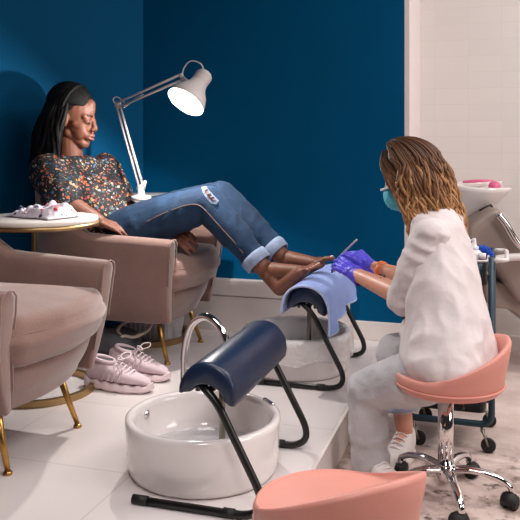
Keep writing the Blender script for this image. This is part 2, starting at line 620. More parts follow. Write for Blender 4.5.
class Blob:
    """collects soft volumes, fuses them into one continuous skin"""

    def __init__(self):
        self.bm = bmesh.new()

    def cap(self, a, ra, b=None, rb=None, n=18):
        a = Vector(a)
        b = Vector(b) if b is not None else a + Vector((0, 0, 1e-4))
        rb = ra if rb is None else rb
        t = (b - a)
        L = t.length
        t = t.normalized() if L > 1e-9 else Vector((0, 0, 1))
        nx = t.orthogonal().normalized()
        ny = t.cross(nx)
        rings = []
        for i in range(7):
            ang = -PI / 2 + PI / 2 * i / 6
            rings.append((a + t * ra * math.sin(ang), max(1e-4, ra * math.cos(ang))))
        for i in range(7):
            ang = PI / 2 * i / 6
            rings.append((b + t * rb * math.sin(ang), max(1e-4, rb * math.cos(ang))))
        bridge(self.bm, [[c + (nx * math.cos(2 * PI * k / n) + ny * math.sin(2 * PI * k / n)) * r for k in range(n)] for c, r in rings])

    def chain(self, pts, rs):
        for i in range(len(pts) - 1):
            self.cap(pts[i], rs[i], pts[i + 1], rs[i + 1])

    def ell(self, c, axes, n=20):
        """axes: three orthogonal vectors with lengths = radii"""
        c = Vector(c)
        ax = [Vector(v) for v in axes]
        rings = []
        for i in range(13):
            th = -PI / 2 + PI * i / 12
            rings.append([c + ax[2] * math.sin(th) + (ax[0] * math.cos(2 * PI * k / n) + ax[1] * math.sin(2 * PI * k / n)) * max(1e-3, math.cos(th)) for k in range(n)])
        bridge(self.bm, rings)

    def loft(self, rings, n=28, power=2.4):
        """rings: (centre, a vector, b vector) superellipse sections"""
        rr = []
        for c, a, b in rings:
            c = Vector(c); a = Vector(a); b = Vector(b)
            o = []
            for k in range(n):
                t = 2 * PI * k / n
                co, si = math.cos(t), math.sin(t)
                o.append(c + a * math.copysign(abs(co) ** (2 / power), co) + b * math.copysign(abs(si) ** (2 / power), si))
            rr.append(o)
        bridge(self.bm, rr)

    def build(self, name, m, parent=None, voxel=0.006, smooth=4, fold=None, keep=None):
        bmesh.ops.recalc_face_normals(self.bm, faces=self.bm.faces[:])
        me = bpy.data.meshes.new(name + '_raw')
        self.bm.to_mesh(me)
        self.bm.free()
        tmp = bpy.data.objects.new(name + '_raw', me)
        COL.objects.link(tmp)
        rm = tmp.modifiers.new('remesh', 'REMESH')
        rm.mode = 'VOXEL'
        rm.voxel_size = voxel
        if smooth:
            sm = tmp.modifiers.new('smooth', 'SMOOTH')
            sm.factor = 0.5
            sm.iterations = smooth
        dg = bpy.context.evaluated_depsgraph_get()
        new = bpy.data.meshes.new_from_object(tmp.evaluated_get(dg))
        new.name = name
        bpy.data.objects.remove(tmp)
        bpy.data.meshes.remove(me)
        if fold:
            new.update()
            nr = [v.normal.copy() for v in new.vertices]
            for v, nn in zip(new.vertices, nr):
                v.co += nn * fold(v.co)
        if keep:
            b = bmesh.new()
            b.from_mesh(new)
            bmesh.ops.delete(b, geom=[v for v in b.verts if not keep(v.co)], context='VERTS')
            b.to_mesh(new)
            b.free()
        new.materials.clear()
        for p in new.polygons:
            p.use_smooth = True
        return link(name, new, m, parent)


def frame(o, x, z):
    """matrix at o with x along x and z near z"""
    x = Vector(x).normalized()
    z = Vector(z)
    z = (z - x * z.dot(x)).normalized()
    y = z.cross(x)
    return Matrix(((x.x, y.x, z.x, o[0]), (x.y, y.y, z.y, o[1]), (x.z, y.z, z.z, o[2]), (0, 0, 0, 1)))


def hand(B, Mx, side, curls, thumb=(0.75, 0.62, -0.35), s=1.0, fat=1.0, tips=None, spread=0.05):
    """palm, four unequal fingers with three joints, thumb from the side near the wrist.
    Mx: wrist frame, x to the fingers, z the back of the hand; side = +1 thumb on +y"""
    def T(p):
        return Mx @ Vector((p[0] * s, p[1] * side * s, p[2] * s))
    ky = (0.031, 0.0105, -0.0115, -0.032)
    kx = (0.088, 0.092, 0.088, 0.080)
    ln = ((0.040, 0.024, 0.019), (0.044, 0.028, 0.020), (0.040, 0.026, 0.019), (0.031, 0.019, 0.017))
    for y, x in zip(ky, kx):
        B.cap(T((0.008, y * 0.55, 0)), 0.0150 * s * fat, T((x, y, 0)), 0.0112 * s * fat)
    B.cap(T((0.02, 0.018, -0.006)), 0.017 * s * fat, T((0.05, 0.024, -0.006)), 0.013 * s * fat)
    for f in range(4):
        p = Vector((kx[f], ky[f], 0))
        a = 0.0
        yaw = ky[f] * spread / 0.03
        rad = (0.0092, 0.0084, 0.0078, 0.0066) if f < 3 else (0.0080, 0.0073, 0.0067, 0.0058)
        for j in range(3):
            a += R(curls[f][j])
            q = p + Vector((math.cos(a) * math.cos(yaw), math.sin(yaw), -math.sin(a))) * ln[f][j]
            B.cap(T(p), rad[j] * s * fat, T(q), rad[j + 1] * s * fat)
            p = q
        if tips is not None:
            tips.append(T(p))
    p = Vector((0.028, 0.030, -0.008))
    d = Vector(thumb).normalized()
    q = p + d * 0.038
    d2 = (d + Vector((0.45, -0.25, -0.1))).normalized()
    w = q + d2 * 0.030
    B.cap(T((0.012, 0.014, -0.004)), 0.0150 * s * fat, T(p), 0.0135 * s * fat)
    B.cap(T(p), 0.0130 * s * fat, T(q), 0.0105 * s * fat)
    B.cap(T(q), 0.0103 * s * fat, T(w), 0.0080 * s * fat)
    if tips is not None:
        tips.append(T(w))


# ================================================================== the setting
WY = 4.42                      # back wall
PX = -0.616                    # right edge of the platform
CX = -2.132                    # the corner of the two blue walls
bm = BM(); box(bm, (-4.6, -0.8, -0.06), (3.2, 5.2, 0.0)); structure('floor', bm, M['concrete'])
bm = BM(); box(bm, (-4.6, -0.8, 0.001), (PX - 0.012, 5.1, PLAT)); structure('floor_platform', bm, M['deck'], bevel=0.006)
bm = BM(); box(bm, (PX - 0.014, -0.8, 0.0), (PX, 5.1, PLAT - 0.001)); structure('trim_1', bm, M['deck_side'], bevel=0.003)
bm = BM(); box(bm, (CX - 0.35, WY, 0.0), (-0.524, WY + 0.10, 3.3)); structure('wall_back', bm, M['blue_wall'])
bm = BM(); box(bm, (-0.524, WY, 0.0), (-0.492, WY + 0.60, 3.3)); structure('wall_return', bm, M['white_end'], bevel=0.004)
bm = BM(); box(bm, (-0.524, 5.0, 0.0), (3.2, 5.12, 3.3)); structure('wall_tiled', bm, M['wall_tile'])
bm = BM()
a, b_ = Vector((CX, WY, 0)), Vector((CX - 1.95, WY - 2.6, 0))
nrm = Vector((-0.8, 0.6, 0)) * 0.12
prism(bm, [a, b_, b_ + nrm, a + nrm], 0.0, 3.3)
structure('wall_left', bm, M['blue_wall'])
bm = BM(); box(bm, (PX - 0.74, WY - 0.018, PLAT), (-0.524, WY, PLAT + 0.105)); box(bm, (PX, WY - 0.018, 0), (-0.524, WY, PLAT + 0.02))
structure('baseboard_back', bm, M['white_trim'], bevel=0.004)
bm = BM(); box(bm, (-0.49, 4.975, 0.0), (3.2, 5.0, 0.09)); structure('baseboard_tiled', bm, M['white_trim'], bevel=0.005)
# boxed white panel along the foot of the back wall, with a groove under its cap
XE = -0.83
bm = BM()
box(bm, (-2.12, WY - 0.050, PLAT), (XE, WY, PLAT + 0.205))
box(bm, (-2.12, WY - 0.044, PLAT + 0.205), (XE, WY, PLAT + 0.211))
box(bm, (-2.12, WY - 0.056, PLAT + 0.211), (XE + 0.004, WY, PLAT + 0.305))
structure('trim_2', bm, M['white_trim'], bevel=0.003)


# ================================================================== armchairs
def make_armchair(loc, label):
    root = empty('armchair', loc, 0, label, 'armchair', 'mauve velvet armchairs on the platform')
    path = []
    for i in range(7):
        path.append(Vector((0.45 - 0.45 * i / 7, 0.330 + 0.012 * i / 7)))
    for i in range(25):
        a = R(90 + 180 * i / 24)
        path.append(Vector((0.0 + 0.385 * math.copysign(abs(math.cos(a)) ** 0.86, math.cos(a)), 0.342 * math.copysign(abs(math.sin(a)) ** 0.80, math.sin(a)))))
    for i in range(7):
        path.append(Vector((0.0 + 0.45 * (i + 1) / 7, -0.342 + 0.012 * (i + 1) / 7)))
    rings = []
    m = len(path)
    for i, p in enumerate(path):
        t = path[min(m - 1, i + 1)] - path[max(0, i - 1)]
        t.normalize()
        nn = Vector((t.y, -t.x)) * -1
        if nn.dot(p - Vector((0.1, 0))) < 0:
            nn = -nn
        u = max(0.0, min(1.0, (0.02 - p.x) / 0.37))
        h = 0.645 + 0.02 * (0.43 - p.x) / 0.43 + 0.31 * (u * u * (3 - 2 * u))
        th = 0.040 + 0.010 * u
        prof = [(-0.045, 0.215), (-0.005, 0.30), (th * 0.8, 0.42), (th + 0.006, h - 0.09), (th + 0.012, h - 0.035), (th + 0.002, h - 0.010), (th * 0.4, h + 0.002),
                (-th * 0.4, h - 0.002), (-th * 0.9, h - 0.022), (-th, h - 0.07), (-th, 0.42), (-th - 0.02, 0.30), (-0.075, 0.225)]
        r = []
        for off, z in prof:
            q = p + nn * off
            fx = 0.0
            if p.x > 0.0:
                fx = (0.09 * (z - 0.62) + 0.012) * (p.x / 0.43)
            r.append((q.x + fx, q.y, z))
        rings.append(r)
    bm = BM(); bridge(bm, rings)
    obj('backrest_shell', bm, M['velvet'], root, bevel=0.012)
    for ring in (rings[0], rings[-1]):                   # seams on the front edge of both arms
        bm = BM()
        tube(bm, [Vector(p) + Vector((0.003, 0, 0)) for p in ring[2:12]], 0.0035, 6)
        obj('piping', bm, M['velvet'], root)
    # seat base
    def dshape(x0, x1, w, bow, rb):
        o = []
        for i in range(13):
            s = -1 + 2 * i / 12
            o.append((x1 - bow * s * s, s * w / 2))
        for i in range(7):
            a = R(90 + 90 * i / 6)
            o.append((x0 + rb + rb * math.cos(a), w / 2 - rb + rb * math.sin(a)))
        for i in range(7):
            a = R(180 + 90 * i / 6)
            o.append((x0 + rb + rb * math.cos(a), -w / 2 + rb + rb * math.sin(a)))
        return o
    bm = BM(); pillow(bm, dshape(-0.32, 0.475, 0.635, 0.075, 0.2), 0.205, 0.395, 0.035, 0.0, 0.0, 0.055)
    obj('seat_base', bm, M['velvet'], root)
    ol = dshape(-0.27, 0.53, 0.592, 0.07, 0.16)
    bm = BM(); pillow(bm, ol, 0.372, 0.548, 0.058, 0.030, 0.0, 0.0, zf=lambda x, y: 0.006 * noise.noise(Vector((x * 9, y * 9, loc[1]))))
    cu = obj('seat_cushion', bm, M['velvet'], root)
    bm = BM()
    tube(bm, [(p[0] * 0.995, p[1] * 0.995, 0.490) for p in ol], 0.004, 6, closed=True)
    obj('cushion_seam', bm, M['velvet'], cu)
    for sx, sy in ((1, 1), (1, -1), (-1, 1), (-1, -1)):
        x0, x1 = (0.315, 0.385) if sx > 0 else (-0.22, -0.30)
        bm = BM()
        tube(bm, [(x0, sy * 0.195, 0.23), ((x0 + x1) / 2, sy * 0.212, 0.115), (x1, sy * 0.228, 0.012)], [0.0145, 0.0125, 0.0095], 12)
        lathe(bm, [(0, 0), (0.016, 0), (0.016, 0.009), (0.010, 0.014), (0, 0.014)], 14, (x1, sy * 0.228, 0))
        obj('leg', bm, M['brass'], root)
    return root


chair_client = make_armchair((-2.0, 3.855, PLAT), 'mauve velvet armchair by the wall with the reclining client in it')
chair_near = make_armchair((-1.985, 2.50, PLAT), 'empty mauve velvet armchair at the left edge, nearest the camera')


# ================================================================== round side tables
def make_table(loc, leg_angle, label, H=0.785):
    root = empty('side_table', loc, 0, label, 'table', 'round side tables between the armchairs')
    bm = BM(); lathe(bm, [(0, H - 0.022), (0.262, H - 0.022), (0.266, H - 0.018), (0.266, H - 0.004), (0.262, H), (0, H)], 64)
    obj('tabletop', bm, M['marble'], root)
    bm = BM(); lathe(bm, [(0.262, H - 0.040), (0.270, H - 0.040), (0.270, H - 0.0225), (0.258, H - 0.0225), (0.258, H - 0.040), (0.262, H - 0.040)], 64)
    obj('rim', bm, M['pale_brass'], root)
    bm = BM(); lathe(bm, [(0.232, 0.0), (0.254, 0.0), (0.254, 0.030), (0.232, 0.030), (0.232, 0.0)], 64)
    obj('base_ring', bm, M['pale_brass'], root, smooth=False)
    lx, ly = 0.243 * math.cos(leg_angle), 0.243 * math.sin(leg_angle)
    bm = BM(); box(bm, (lx - 0.009, ly - 0.009, 0.028), (lx + 0.009, ly + 0.009, H - 0.03))
    obj('leg', bm, M['pale_brass'], root, smooth=False, bevel=0.002)
    return root


table_near = make_table((-2.01, 3.085, PLAT), R(128), 'round white side table with brass rim holding the crumpled printed cloth')
table_far = make_table((-1.955, 4.10, PLAT), R(95), 'round white side table with the desk lamp on it, behind the client', 0.815)

# printed cloth crumpled on the near table
cl0 = Vector((-1.985, 3.09, PLAT + 0.786))
bm = BM()
NX, NY = 46, 30
vs = {}
for i in range(NX + 1):
    for j in range(NY + 1):
        u, v = i / NX - 0.5, j / NY - 0.5
        q = Vector((u * 3.4, v * 3.0, 1.7))
        x = u * 0.31 + 0.020 * noise.noise(q + Vector((9, 0, 0)))
        y = v * 0.20 + 0.024 * noise.noise(q + Vector((0, 9, 0)))
        e = min(1, (0.5 - abs(u)) * 7) * min(1, (0.5 - abs(v)) * 7)
        rid = abs(noise.noise(q * 1.1)) + 0.6 * abs(noise.noise(q * 2.3 + Vector((3, 3, 3))))
        z = 0.004 + e * (0.012 + 0.048 * rid) + 0.018 * e * (u + 0.3)
        ca, sa = math.cos(R(17)), math.sin(R(17))
        vs[i, j] = bm.verts.new((x * ca + y * sa, -x * sa + y * ca, z))
for i in range(NX):
    for j in range(NY):
        bm.faces.new((vs[i, j], vs[i + 1, j], vs[i + 1, j + 1], vs[i, j + 1]))
o = obj('printed_cloth', bm, M['paperprint'])
o.location = cl0
s = o.modifiers.new('solidify', 'SOLIDIFY'); s.thickness = 0.002; s.offset = 1
tag(o, 'crumpled white cloth with red and teal print on the near side table', 'cloth')

# ================================================================== desk lamp
TT = PLAT + 0.815
LB = G(141, 200, TT)
lamp = empty('desk_lamp', LB, 0, 'white articulated desk lamp leaning out over the client, switched on', 'lamp')
inv = Matrix.Translation(-LB)


def L(p):
    return Vector(p) - LB


elb = P(118, 105, 4.42)
wri = P(182, 77, 4.02)
piv = LB + Vector((0, 0, 0.072))
bm = BM()
lathe(bm, [(0, 0), (0.052, 0), (0.054, 0.004), (0.054, 0.016), (0.048, 0.022), (0.022, 0.026), (0.019, 0.036), (0.019, 0.062), (0.012, 0.070), (0, 0.072)], 28)
obj('base', bm, M['white_metal'], lamp)
bm = BM()
tube(bm, [L(piv) + Vector((0, -0.016, -0.01)), L(piv) + Vector((0, 0.016, -0.01))], 0.018, 14)
tube(bm, [L(piv) + Vector((0.012, 0, -0.02)), L(piv) + Vector((0.03, -0.01, 0.03))], 0.008, 10)
obj('pivot', bm, M['white_metal'], lamp)


def arm(name, a, b, off, spring):
    bm = BM()
    for s_ in (-1, 1):
        tube(bm, [a + off * s_, b + off * s_], 0.0068, 8)
    tube(bm, [a - off * 1.4, a + off * 1.4], 0.011, 10)
    tube(bm, [b - off * 1.4, b + off * 1.4], 0.011, 10)
    ar = obj(name, bm, M['white_metal'], lamp)
    bm = BM()
    t = (b - a)
    n1 = t.orthogonal().normalized(); n2 = t.normalized().cross(n1)
    pts = []
    for i in range(121):
        f = i / 120
        ang = f * 2 * PI * 20
        pts.append(a + t * (spring[0] + (spring[1] - spring[0]) * f) + off.normalized() * 0.024 * (1 - f) + (n1 * math.cos(ang) + n2 * math.sin(ang)) * 0.006)
    tube(bm, pts, 0.0018, 5)
    obj('spring', bm, M['chrome'], ar)


arm('lower_arm', L(piv), L(elb), Vector((0.012, -0.004, 0.004)), (0.03, 0.45))
arm('upper_arm', L(elb), L(wri), Vector((0.004, 0.002, -0.013)), (0.05, 0.4))
bm = BM()
tube(bm, spline([L(elb) + Vector((0.0, 0, -0.01)), L(P(113, 100, 4.42)), L(P(117, 97, 4.42)), L(P(124, 102, 4.39))], 6), 0.004, 6)
obj('cable', bm, M['white_metal'], lamp)
bm = BM()
tube(bm, spline([L(wri), L(P(184, 68, 4.02)), L(P(191, 61, 4.0)), L(P(201, 64, 3.98)), L(P(204, 73, 3.98))], 8), 0.0036, 6)
obj('cable', bm, M['white_metal'], lamp)
# bell shade
oc = P(185.5, 102, 3.90)
axis = Vector((CY * -0.466 - SY * -0.47, SY * -0.466 + CY * -0.47, -0.75)).normalized()
Ms = frame(L(oc), axis.orthogonal(), -axis)          # local z points back to the socket


def add_lathe_at(name, prof, mtx, m, parent, n=40):
    bm = BM(); lathe(bm, prof, n)
    bmesh.ops.transform(bm, matrix=mtx, verts=bm.verts[:])
    return obj(name, bm, m, parent)


shade = add_lathe_at('lamp_shade', [(0.099, 0.0), (0.101, 0.002), (0.096, 0.030), (0.082, 0.062), (0.062, 0.090), (0.050, 0.112), (0.046, 0.128), (0.040, 0.128), (0.044, 0.110), (0.058, 0.088), (0.078, 0.060), (0.092, 0.028), (0.097, 0.002), (0.099, 0.0)], Ms, M['white_metal'], lamp)
pr = [(0, 0.120), (0.043, 0.124)]
for k in range(6):
    z = 0.128 + 0.010 * k
    pr += [(0.045, z), (0.045, z + 0.006), (0.040, z + 0.007), (0.040, z + 0.009)]
pr += [(0.043, 0.190), (0.034, 0.202), (0, 0.205)]
add_lathe_at('lamp_socket', pr, Ms, M['white_metal'], lamp, 28)
add_lathe_at('bulb', [(0, 0.012), (0.022, 0.018), (0.034, 0.034), (0.034, 0.050), (0.024, 0.074), (0.016, 0.092), (0.015, 0.121)], Ms, M['bulb'], lamp, 24)
bm = BM()
tube(bm, [L(wri), L(oc) - axis * 0.118 + Vector((-0.03, 0, 0.0))], 0.010, 10)
obj('shade_bracket', bm, M['white_metal'], lamp)
pl = bpy.data.lights.new('lamp_light', 'POINT')
pl.energy = 58.0
pl.color = (1.0, 0.97, 0.93)
pl.shadow_soft_size = 0.018
plo = bpy.data.objects.new('lamp_light', pl)
COL.objects.link(plo)
plo.location = oc - axis * 0.009


# ================================================================== pedicure basins
def make_basin(loc, label, ang1, ang2):
    root = empty('foot_basin', loc, 0, label, 'basin', 'white ceramic foot basins on the platform')
    bm = BM()
    lathe(bm, [(0, 0.0), (0.236, 0.0), (0.250, 0.006), (0.258, 0.025), (0.264, 0.10), (0.268, 0.170), (0.2665, 0.184), (0.259, 0.190), (0.247, 0.190), (0.2395, 0.184),
               (0.236, 0.165), (0.226, 0.085), (0.205, 0.050), (0.15, 0.040), (0, 0.036)], 80)
    obj('bowl', bm, M['ceramic'], root)
    for ang, z, rr, nm in ((ang1, 0.150, 0.015, 'overflow_cover'),):
        bm = BM()
        lathe(bm, [(0, 0.009), (rr * 0.6, 0.008), (rr, 0.004), (rr, -0.008), (0, -0.008)], 20)
        n_ = Vector((-math.cos(ang), -math.sin(ang), 0))
        mt = frame(Vector((math.cos(ang) * 0.232, math.sin(ang) * 0.232, z)), (0, 0, 1), n_)
        bmesh.ops.transform(bm, matrix=mt, verts=bm.verts[:])
        obj(nm, bm, M['chrome'], root)
    bm = BM()
    lathe(bm, [(0, 0.052), (0.018, 0.051), (0.026, 0.046), (0.027, 0.036), (0, 0.036)], 20)
    obj('drain', bm, M['chrome'], root)
    # chrome clip sitting over the rim
    bm = BM()
    pts = []
    for i in range(9):
        a = ang2 + (i - 4) * 0.035
        pts.append((math.cos(a) * 0.253, math.sin(a) * 0.253, 0.191))
    tube(bm, pts, 0.008, 8)
    obj('rim_clip', bm, M['chrome'], root)
    return root


basin_front = make_basin((-0.987, 2.52, PLAT), 'white ceramic foot basin in front, beneath the bare navy footrest', R(172), R(42))
basin_rear = make_basin((-0.976, 3.775, PLAT), 'white ceramic foot basin behind, lined with clear plastic beneath the towel', R(172), R(42))

# plastic liner in the rear basin
bm = BM()
prof = [(0.03, 0.050), (0.15, 0.053), (0.200, 0.064), (0.222, 0.098), (0.231, 0.165), (0.236, 0.188), (0.246, 0.197), (0.262, 0.197), (0.273, 0.188), (0.276, 0.160), (0.277, 0.125), (0.279, 0.085)]
n = 150
rings = []
for k, (r, z) in enumerate(prof):
    rg = []
    for i in range(n):
        a = 2 * PI * i / n
        w = 0.006 * noise.noise(Vector((math.cos(a) * 9, math.sin(a) * 9, k * 0.35))) + 0.003 * noise.noise(Vector((math.cos(a) * 26, math.sin(a) * 26, k * 0.5)))
        out = k > 5
        rr = r + abs(w) * (1.2 if out else -0.8)
        zz = z + (w * 1.2 if k > 9 else 0) + (0.05 * noise.noise(Vector((math.cos(a) * 2, math.sin(a) * 2, 4))) if k == len(prof) - 1 else 0)
        rg.append((rr * math.cos(a), rr * math.sin(a), zz + (abs(w) * 0.5 if k in (6, 7) else 0)))
    rings.append(rg)
bridge(bm, rings, True, False)
o = obj('basin_liner', bm, M['liner'])
o.location = (-0.976, 3.775, PLAT)
tag(o, 'crinkled clear plastic liner draped over the rear foot basin', 'plastic liner')
# water in the front basin
bm = BM(); lathe(bm, [(0, 0.062), (0.10, 0.0622), (0.21, 0.062), (0.213, 0.0615)], 64)
o = obj('basin_water', bm, M['water']); o.location = (-0.987, 2.52, PLAT)
tag(o, 'shallow clear water in the front foot basin', 'water', kind='stuff')


# ================================================================== footrests
def make_footrest(loc, label):
    root = empty('footrest', loc, 0, label, 'footrest', 'navy padded footrests standing over the basins')
    LN = 0.30
    tilt = R(-9)
    ct, st = math.cos(tilt), math.sin(tilt)

    def sec(s, shrink=0.0):
        """arched padded section at distance s along the axis"""
        ro, ri = 0.093 - shrink, 0.052 + shrink
        pts = []
        for i in range(25):
            a = R(188 - 196 * i / 24)
            pts.append((ro * math.cos(a), ro * 1.06 * math.sin(a)))
        for i in range(13):
            a = R(0 + 180 * i / 12)
            pts.append((ri * math.cos(a), ri * 0.62 * math.sin(a) - 0.004))
        return [(x * ct - z * st, s, 0.366 + x * st + z * ct) for x, z in pts]
    bm = BM()
    bridge(bm, [sec(-LN, 0.014), sec(-LN + 0.003, 0.007), sec(-LN + 0.009, 0.002), sec(-LN + 0.02), sec(-0.1), sec(0.1), sec(LN - 0.02), sec(LN - 0.009, 0.002), sec(LN - 0.003, 0.007), sec(LN, 0.014)])
    obj('pad', bm, M['navy'], root)
    for y in (-0.282, 0.282):
        bm = BM()
        yy = y * 0.96
        pts = fillet([(-0.245, y, 0.013), (0.206, y, 0.013), (0.028, y, 0.345), (-0.03, yy, 0.392)], 0.12, 10)
        tube(bm, pts, 0.0125, 12)
        fr = obj('frame_tube', bm, M['black_metal'], root)
        for xa, xb in ((-0.25, -0.20), (0.05, 0.085)):
            bm = BM()
            tube(bm, [(xa, y, 0.0145), (xb, y, 0.0145)], 0.0145, 12)
            obj('rubber_sleeve', bm, M['black_rubber'], fr)
    bm = BM()
    tube(bm, [(0.0, -0.275, 0.372), (0.0, 0.275, 0.372)], 0.011, 10)
    box(bm, (-0.04, -0.22, 0.376), (0.04, 0.22, 0.388))
    obj('crossbar', bm, M['black_metal'], root)
    bm = BM()
    tube(bm, [(-0.055, -0.005, 0.068), (-0.055, -0.005, 0.385)], 0.011, 14)
    obj('centre_post', bm, M['dull_steel'], root)
    for k in range(4):
        x = -0.045 + 0.026 * k
        bm = BM()
        lathe(bm, [(0, -0.014), (0.008, -0.014), (0.008, 0.012), (0, 0.012)], 10, (x, -0.25, 0.378 + (0.004 if k in (1, 2) else -0.002)))
        obj('fixing_bolt', bm, M['black_metal'], root)
    return root


rest_front = make_footrest((-0.85, 2.49, PLAT), 'bare navy padded footrest on black tube legs, in front')
rest_rear = make_footrest((-0.85, 3.74, PLAT), 'navy padded footrest under the blue towel, at the back')

# towel over the rear footrest
bm = BM()
NU, NV = 44, 40
vs = {}
for i in range(NU + 1):
    for j in range(NV + 1):
        u, v = i / NU, j / NV
        # path across the pad: left lower edge, over the arch, then hanging on the right
        arc = [(-0.112, 0.345), (-0.109, 0.385), (-0.092, 0.432), (-0.060, 0.462), (-0.015, 0.474), (0.035, 0.466), (0.074, 0.440), (0.097, 0.400), (0.107, 0.368), (0.111, 0.338), (0.114, 0.31), (0.116, 0.285)]
        f = u * (len(arc) - 1)
        k = min(int(f), len(arc) - 2); t = f - k
        p0, p1, p2, p3 = (Vector(arc[max(0, min(len(arc) - 1, k + q))]) for q in (-1, 0, 1, 2))
        p = 0.5 * ((2 * p1) + (p2 - p0) * t + (2 * p0 - 5 * p1 + 4 * p2 - p3) * t * t + (3 * p1 - p0 - 3 * p2 + p3) * t ** 3)
        y = -0.318 + 0.636 * v
        hang = max(0, u - 0.66) / 0.34
        wob = noise.noise(Vector((u * 2.2, v * 5.5, 3.3)))
        x = p.x + 0.004 + hang * (0.028 * wob + 0.014 * math.sin(v * 17)) + 0.004 * abs(wob)
        z = p.y + 0.006 * max(0, wob) * (1 - hang) + hang * 0.05 * (v - 0.15) * (1 if v > 0.1 else 1)
        if v < 0.3:
            z -= hang * 0.02 * (0.3 - v) / 0.3
        y += hang * 0.02 * wob
        vs[i, j] = bm.verts.new((x, y, z))
for i in range(NU):
    for j in range(NV):
        bm.faces.new((vs[i, j], vs[i + 1, j], vs[i + 1, j + 1], vs[i, j + 1]))
edge_near = [vs[i, 0].co.copy() for i in range(NU + 1)]
edge_right = [vs[NU, j].co.copy() for j in range(NV + 1)]
edge_left = [vs[0, j].co.copy() for j in range(NV + 1)]
tw = obj('towel', bm, M['towel'])
tw.location = (-0.85, 3.74, PLAT)
sm = tw.modifiers.new('solidify', 'SOLIDIFY'); sm.thickness = 0.009; sm.offset = 0
tag(tw, 'light blue terry towel draped over the rear footrest under the feet', 'towel')
bm = BM()
tube(bm, edge_near, 0.0058, 7); tube(bm, edge_right, 0.0055, 7); tube(bm, edge_left, 0.0055, 7)
obj('hem', bm, M['towel_edge'], tw)

# ================================================================== faucet
fb = Vector((-1.17, 2.785, PLAT))
fa = empty('faucet', fb, 0, 'chrome gooseneck faucet behind the front foot basin', 'faucet')
bm = BM()
pts = spline([(0, 0, 0.01), (0, 0, 0.20), (0.002, 0, 0.32), (0.035, -0.012, 0.425), (0.105, -0.036, 0.468), (0.178, -0.062, 0.428), (0.215, -0.076, 0.335), (0.217, -0.077, 0.27)], 10)
tube(bm, pts, 0.0142, 20)
obj('spout', bm, M['chrome'], fa)
bm = BM(); lathe(bm, [(0, 0), (0.030, 0), (0.031, 0.006), (0.026, 0.014), (0.024, 0.075), (0.017, 0.085), (0, 0.085)], 28)
obj('base', bm, M['chrome'], fa)
bm = BM(); tube(bm, [(-0.02, 0, 0.05), (-0.05, 0.01, 0.055), (-0.075, 0.015, 0.09)], [0.010, 0.008, 0.006], 12)
obj('handle', bm, M['chrome'], fa)


